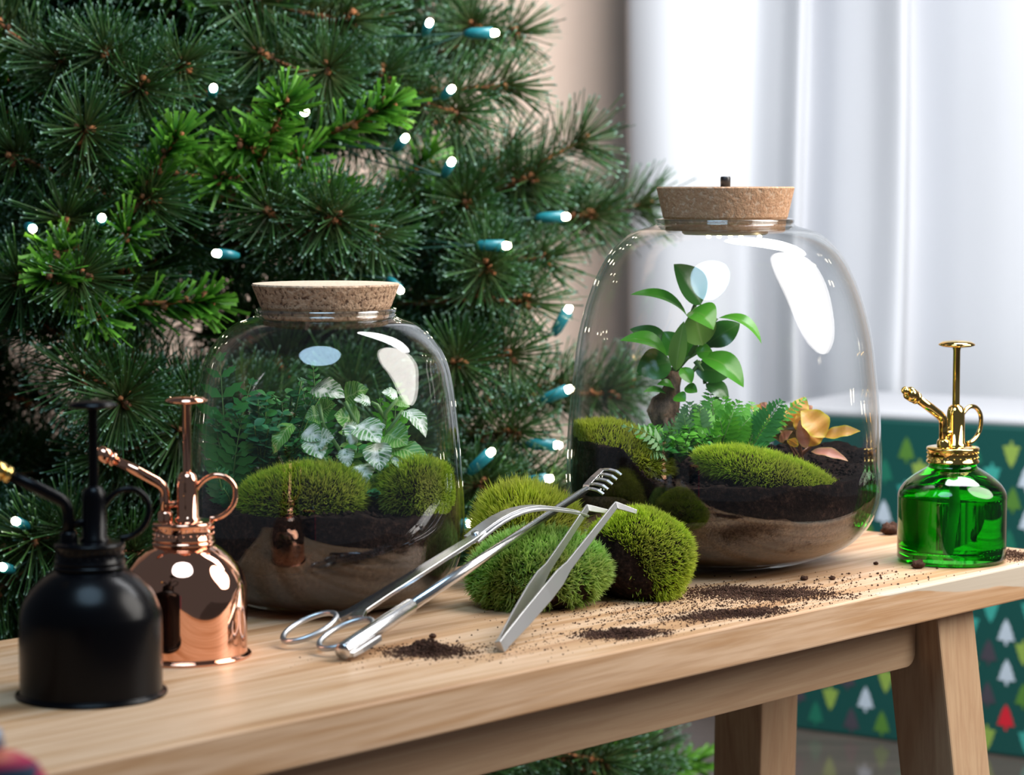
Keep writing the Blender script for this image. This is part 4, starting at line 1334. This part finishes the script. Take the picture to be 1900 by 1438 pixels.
# ------------------------------------------------------------------ spray bottles
def bottle(label, px, py, r, yaw, body, head, glass=False, nozzle=None):
    loc = at(px, py)
    o = thing('spray_bottle', label, 'spray bottle', loc, (0, 0, yaw), 'plant misters on the bench')
    def S(p): return [(a * r, b * r) for a, b in p]
    def V3(p): return [(a * r, b * r, c * r) for a, b, c in p]
    if glass:
        outp = smooth_prof([(.80, 0), (.93, .015), (.99, .07), (1.0, .14), (1.0, .6), (1.0, 1.12), (1.0, 1.22), (.965, 1.33), (.87, 1.46), (.70, 1.60), (.54, 1.70), (.45, 1.76), (.43, 1.86)], 5)
        mb = MB(); mb.lathe([(0, 0.03 * r)] + S(outp), 80)
        b_ = mb.build('glass_body', body, o, False)
        inp = [(max(a - .055, .001), max(b, .12)) for a, b in outp]
        inp = [p for i, p in enumerate(inp) if i == 0 or p[1] > inp[i - 1][1] + 1e-5]
        mb = MB(); mb.lathe([(0, .12 * r)] + S(inp), 80)
        l_ = mb.build('inner_wall', body, o, False)
        mb = MB(); mb.tube(V3([(0.03, 0, 1.86), (0.03, 0, 1.0), (-.02, .02, .2)]), .045 * r, 10)
        mb.build('dip_tube', M['tube'], o, False)
    else:
        outp = smooth_prof([(.985, .065), (.978, .12), (.98, .5), (.98, 1.02), (.955, 1.20), (.88, 1.38), (.74, 1.56), (.60, 1.68), (.50, 1.74), (.46, 1.77)], 5)
        mb = MB(); mb.lathe([(0, 0.005 * r), (.98 * r, 0.005 * r)] + S(outp) + [(.46 * r, 1.80 * r), (0, 1.80 * r)], 80)
        mb.build('body', body, o, False)
        mb = MB(); mb.lathe(S([(.96, 0), (1.03, 0), (1.045, .02), (1.04, .045), (1.0, .062), (.975, .066)]), 80)
        mb.build('base_rim', body, o, False)
        mb = MB(); mb.lathe(S([(.44, 1.74), (.495, 1.76), (.50, 1.80), (.47, 1.83), (.44, 1.835)]), 64)
        mb.build('neck_ring', head, o, False)
    mb = MB(); mb.lathe(S([(.42, 1.83), (.475, 1.83), (.485, 1.845), (.485, 1.87), (.465, 1.885), (.465, 2.055), (.485, 2.07), (.485, 2.10), (.47, 2.12), (.40, 2.135), (0, 2.135)]), 64)
    cl = mb.build('collar', head, o, False)
    mb = MB()
    for row in (0, 1):
        for k in range(26):
            a = 2 * math.pi * (k + row * .5) / 26
            mb.ball((.467 * r * math.cos(a), .467 * r * math.sin(a), (1.93 + row * .085) * r), .017 * r, 6, 4)
    sd = mb.build('collar_studs', head, None); sd.parent = cl; sd['kind'] = 'stuff'
    mb = MB(); mb.lathe(S([(.20, 2.13), (.20, 2.17), (.17, 2.19), (.165, 2.70), (.160, 2.78), (.135, 2.85), (.09, 2.89), (.07, 2.90), (0, 2.90)]), 32, (.07 * r, 0, 0))
    mb.build('pump_cylinder', head, o, False)
    mb = MB(); mb.lathe(S([(.068, 2.88), (.066, 3.9), (.085, 3.97), (.085, 4.0)]), 20, (.07 * r, 0, 0))
    mb.build('plunger_rod', head, o, False)
    mb = MB(); mb.lathe(S([(0, 3.955), (.10, 3.955), (.27, 3.975), (.335, 4.0), (.335, 4.02), (.26, 4.07), (.10, 4.09), (0, 4.092)]), 40, (.07 * r, 0, 0))
    mb.build('thumb_button', head, o, False)
    mb = MB()
    pts = [(-.28, 0, 2.13), (-.28, 0, 2.45), (-.285, 0, 2.58), (-.32, 0, 2.67), (-.40, 0, 2.735), (-.70, 0, 2.90), (-1.08, 0, 3.09)]
    mb.tube(V3(pts), [q * r for q in (.085, .08, .08, .082, .085, .085, .075)], 16)
    mb.lathe(S([(.12, 2.13), (.12, 2.24), (.10, 2.28), (0, 2.28)]), 20, (-.28 * r, 0, 0))
    mb.tube(V3([(-.28, 0, 2.36), (-.08, 0, 2.40), (.0, 0, 2.40)]), .055 * r, 10)
    mb.build('spout', head, o, False)
    d = Vector((-.90, 0, .44)).normalized()
    a0 = Vector((-1.06, 0, 3.08))
    q = lambda k: tuple((a0 + d * k) * r)
    mb = MB()
    mb.tube([q(-.02), q(.0), q(.06), q(.08)], [.09 * r, .115 * r, .115 * r, .09 * r], 16)
    mb.tube([q(.08), q(.10), q(.26), q(.29)], [.10 * r, .125 * r, .125 * r, .09 * r], 16)
    mb.tube([q(.29), q(.31), q(.40), q(.42)], [.06 * r, .075 * r, .07 * r, .05 * r], 14)
    mb.build('nozzle', nozzle or head, o, False)
    mb = MB()
    rp = [(.20, 2.62), (.30, 2.74), (.42, 2.82), (.55, 2.84), (.68, 2.80), (.79, 2.69), (.82, 2.55), (.79, 2.40), (.71, 2.28), (.60, 2.20), (.50, 2.165), (.42, 2.16)]
    rp = catmull(rp, 4)
    mb.tube(V3([(a, 0, b) for a, b in rp]), .042 * r, 12)
    mb.build('finger_ring', head, o, False)
    return o

bottle('matte black spray bottle with brass nozzle nearest the viewer', 170, 1288, 0.0452, 0.25, M['black'], M['black'], nozzle=M['gold'])
bottle('polished copper spray bottle behind the matte black one', 343, 1216, 0.0432, 0.0, M['copper'], M['copper'])
bottle('green glass spray bottle with a gold pump head', 1765, 1040, 0.0458, 0.72, M['green_glass'], M['gold'], glass=True)

# ------------------------------------------------------------------ tools
# long scissors with curved blades, resting on the moss
A = at(598, 1174, 0.0108)
Cc = atd(1062, 884, 1.835)
ax = (Cc - A).normalized(); LL = (Cc - A).length
lat = Vector((ax.y, -ax.x, 0)).normalized()
up_ = lat.cross(ax).normalized()
if up_.z < 0: up_ = -up_
sci = thing('long_scissors', 'long steel scissors with two finger loops and curved blades', 'scissors', A)
def sc(x, y, z=0.0): return A + ax * x + lat * y + up_ * z
for sg in (-1, 1):
    mb = MB()
    ring = []
    cx_, cy_ = 0.004, sg * 0.0185 + 0.0015
    for k in range(25):
        a = 2 * math.pi * k / 24
        ring.append(sc(cx_ + 0.0225 * math.cos(a), cy_ + 0.0145 * math.sin(a), 0.0015 * sg * 0))
    n = 10
    mb.tube(ring, 0.0021, n, 0, False)
    hb = mb.build('finger_loop', M['satin_steel'], sci)
    mb = MB()
    z_ = 0.0013 * sg
    mb.strip([sc(0.024, sg * 0.010, z_), sc(0.034, sg * 0.0062, z_), sc(0.06, sg * 0.0050, z_), sc(0.11, sg * 0.0042, z_), sc(0.150, sg * 0.0028, z_), sc(0.165, sg * 0.001, z_)],
             [0.012, 0.0085, 0.0078, 0.0080, 0.0088, 0.0100], lat, 0.0030)
    mb.build('handle_shaft', M['steel'], sci, True, False, 0.0003)
    mb = MB()
    pts, ws = [], []
    for k in range(13):
        t = k / 12
        x = 0.155 + (LL + 0.004 - 0.155) * t
        pts.append(sc(x, -sg * 0.001 - sg * 0.0008 * t + 0.002 * t, z_ * (1 - 0.4 * t) + 0.004 * math.sin(math.pi * min(1, t * 1.3)) - 0.034 * t ** 2.6))
        ws.append(0.0110 * (1 - t ** 2.2) + 0.0012)
    mb.strip(pts, ws, lat, 0.0020)
    mb.build('blade', M['satin_steel'], sci, True, False, 0.0003)
mb = MB(); mb.tube([sc(0.160, 0, -0.0035), sc(0.160, 0, 0.0038)], 0.0027, 14)
mb.build('pivot_screw', M['steel'], sci)

# small rake on a long tube handle
S = at(634, 1210, 0.0062)
E_ = atd(1088, 908, 1.885)
ax = (E_ - S).normalized(); LL = (E_ - S).length
lat = Vector((ax.y, -ax.x, 0)).normalized(); up_ = lat.cross(ax).normalized()
if up_.z < 0: up_ = -up_
rk = thing('hand_rake', 'slim steel rake with a tubular handle lying beside the scissors', 'rake', S)
def rc(x, y, z=0.0): return S + ax * x + lat * y + up_ * z
mb = MB(); mb.tube([rc(0, 0), rc(0.0012, 0), rc(0.085, 0), rc(0.088, 0)], [0.0056, 0.0060, 0.0056, 0.0042], 24)
mb.build('handle_grip', M['steel'], rk)
mb = MB(); mb.tube([rc(0.085, 0), rc(LL * 0.6, 0), rc(LL, 0)], [0.0042, 0.0036, 0.0028], 18)
mb.build('handle_rod', M['steel'], rk)
mb = MB(); mb.strip([rc(0.002, 0.0068, -0.0022), rc(0.012, 0.0082, -0.0022), rc(0.030, 0.0086, -0.0022), rc(0.034, 0.0084, -0.0022)], [0.003, 0.004, 0.004, 0.0035], up_, 0.0022)
mb.strip([rc(0.002, 0.004, -0.0022), rc(0.004, 0.007, -0.0022)], 0.003, up_, 0.003)
mb.build('pocket_clip', M['satin_steel'], rk, True, False, 0.0003)
mb = MB(); mb.strip([rc(LL - 0.002, 0, 0), rc(LL + 0.006, -0.003, 0.001), rc(LL + 0.018, -0.003, 0.0035), rc(LL + 0.032, -0.002, 0.006)], [0.005, 0.006, 0.006, 0.005], lat, 0.0014)
mb.build('rake_spine', M['steel'], rk, True, False, 0.0003)
for k in range(5):
    x = LL + 0.001 + k * 0.0077
    mb = MB()
    mb.strip([rc(x, -0.002, 0.0002 + k * .0014), rc(x, 0.004, 0.0005 + k * .0014), rc(x, 0.010, -0.0005 + k * .0014), rc(x, 0.0145, -0.0035 + k * .0014)], [0.0042, 0.0042, 0.0038, 0.003], ax, 0.0012)
    mb.build('tine', M['steel'], rk, True, False, 0.0003)

# bent-tip tweezers
T0 = at(928, 1200, 0.004)
twz = thing('long_tweezers', 'steel tweezers with broad flat grips and bent tips on the moss', 'tweezers', T0)
def arm(bend_pt, tip_pt, off):
    mb = MB()
    b = Vector(bend_pt); t = Vector(tip_pt)
    a0 = T0 + off * 0.1
    sepn = off.normalized()
    d = (b - a0).normalized()
    wd = d.cross(sepn).normalized()
    belly = off * 0.30
    pts = [a0, a0.lerp(b, 0.06) + belly * 0.2, a0.lerp(b, 0.18) + belly * .6, a0.lerp(b, 0.36) + belly, a0.lerp(b, 0.46) + belly * .9, a0.lerp(b, 0.54) + belly * .7, a0.lerp(b, 0.75) + belly * .3, a0.lerp(b, 0.97), b, b.lerp(t, .15), t]
    ws = [0.0085, 0.0095, 0.0115, 0.0125, 0.0120, 0.0075, 0.0062, 0.0056, 0.0055, 0.005, 0.0035]
    mb.strip(pts, ws, wd, 0.0014)
    return mb
b1 = atd(1143, 937, 1.832); t1 = atd(1181, 950, 1.845)
b2 = atd(1090, 942, 1.852); t2 = atd(1130, 950, 1.868)
sepv = (b1 - b2)
arm(b1, t1, sepv * 0.32).build('tweezer_arm', M['satin_steel'], twz, True, False, 0.0004)
arm(b2, t2, -sepv * 0.32).build('tweezer_arm', M['satin_steel'], twz, True, False, 0.0004)
mb = MB()
d_ = (b1 - T0).normalized()
w_ = d_.cross(sepv.normalized()).normalized()
mb.strip([T0 - d_ * 0.001, T0 + d_ * 0.006], [0.0088, 0.0092], w_, 0.0048)
mb.build('welded_end', M['satin_steel'], twz, True, False, 0.0004)

# ------------------------------------------------------------------ spilled soil
def spill(label, px, py, sx, sy, n, h, smin=0.0003, smax=0.0011, ang=0.0, group='spilled soil on the bench'):
    """crumbs heaped around one spot; sx, sy are spreads in millimetres"""
    c = at(px, py)
    mb = MB()
    ca, sa = math.cos(ang), math.sin(ang)
    for k in range(n):
        x, y = R.gauss(0, 1), R.gauss(0, 1)
        dx, dy = x * sx * 0.001, (y + 0.25 * math.sin(x * 3 + px)) * sy * 0.001
        p = c + Vector((dx * ca - dy * sa, dx * sa + dy * ca, 0))
        q = p - p0
        if not (S0 + .01 < q.dot(U) < S1 - .004 and 0.003 < q.dot(NB) < BD - .003): continue
        s = smin + (smax - smin) * R.random() ** 2.5
        lump = 0.65 + 0.7 * noise.noise(Vector((p.x * 130, p.y * 130, px)))
        hz = max(0, h * lump) * math.exp(-(x * x + y * y) * 0.9) * R.random() ** 0.6
        crumb(mb, (p.x - c.x, p.y - c.y, s * 0.55 + hz), s)
    o = mb.build('spilled_soil', M['crumb'], None, smooth=False)
    o.location = c
    tag(o, label, 'soil', None, 'stuff')
    return o
spill('small dark heap of spilled soil beside the rake handle', 795, 1210, 13, 10, 4200, 0.013)
spill('thin heap of spilled soil just right of the tweezers\' flat end', 1155, 1177, 15, 9, 3600, 0.006, ang=0.3)
spill('broad dark spread of spilled soil in front of the larger jar', 1405, 1102, 31, 16, 7500, 0.004, ang=-0.1)
spill('narrow strip of spilled soil along the bench\'s front edge', 1360, 1140, 24, 9, 4200, 0.004, ang=0.45)
spill('loose soil crumbs sprinkled around the moss and the larger jar', 1270, 1125, 62, 32, 2200, 0.0, 0.0003, 0.0010, 0.7)
spill('sparse soil specks scattered on bare wood near the green bottle', 1590, 1075, 36, 20, 150, 0.0, 0.0004, 0.0014, 0.5)
spill('fine soil dust scattered from rake to tweezers', 890, 1205, 48, 22, 420, 0.0, 0.0003, 0.0009, 0.4)
spill('reddish soil dust behind the green bottle at the bench end', 1880, 1030, 8, 18, 1400, 0.002, 0.0003, 0.0009)
def clod(label, px, py, s, k):
    c = at(px, py)
    mb = MB(); mb.ball((0, 0, s * 0.7), s, 14, 10, 0, (1.25, 1.0, 0.75))
    for i, v in enumerate(mb.v):
        p = Vector(v)
        q = p + p.normalized() * s * 0.55 * noise.noise(p * (1.6 / s) + Vector((k, 0, 0)))
        mb.v[i] = (q.x, q.y, max(0, q.z))
    o = mb.build('soil_clod', M['crumb'], None)
    o.location = c
    tag(o, label, 'soil clod', 'soil clods on the bench')
clod('soil clod touching the foot of the green bottle', 1703, 1055, 0.0048, 1)
clod('larger soil clod between the big jar and the green bottle, at the far edge', 1652, 992, 0.0075, 4)
clod('soil clod with a twig on bare wood before the larger jar', 1492, 1077, 0.0026, 7)
clod('small round soil clod farther along the bare wood', 1544, 1076, 0.0022, 9)
clod('soil clod lying above the dark heap by the rake', 803, 1184, 0.0022, 12)
clod('tiny soil clod between the clumps and the green bottle\'s foot', 1625, 1048, 0.0018, 15)
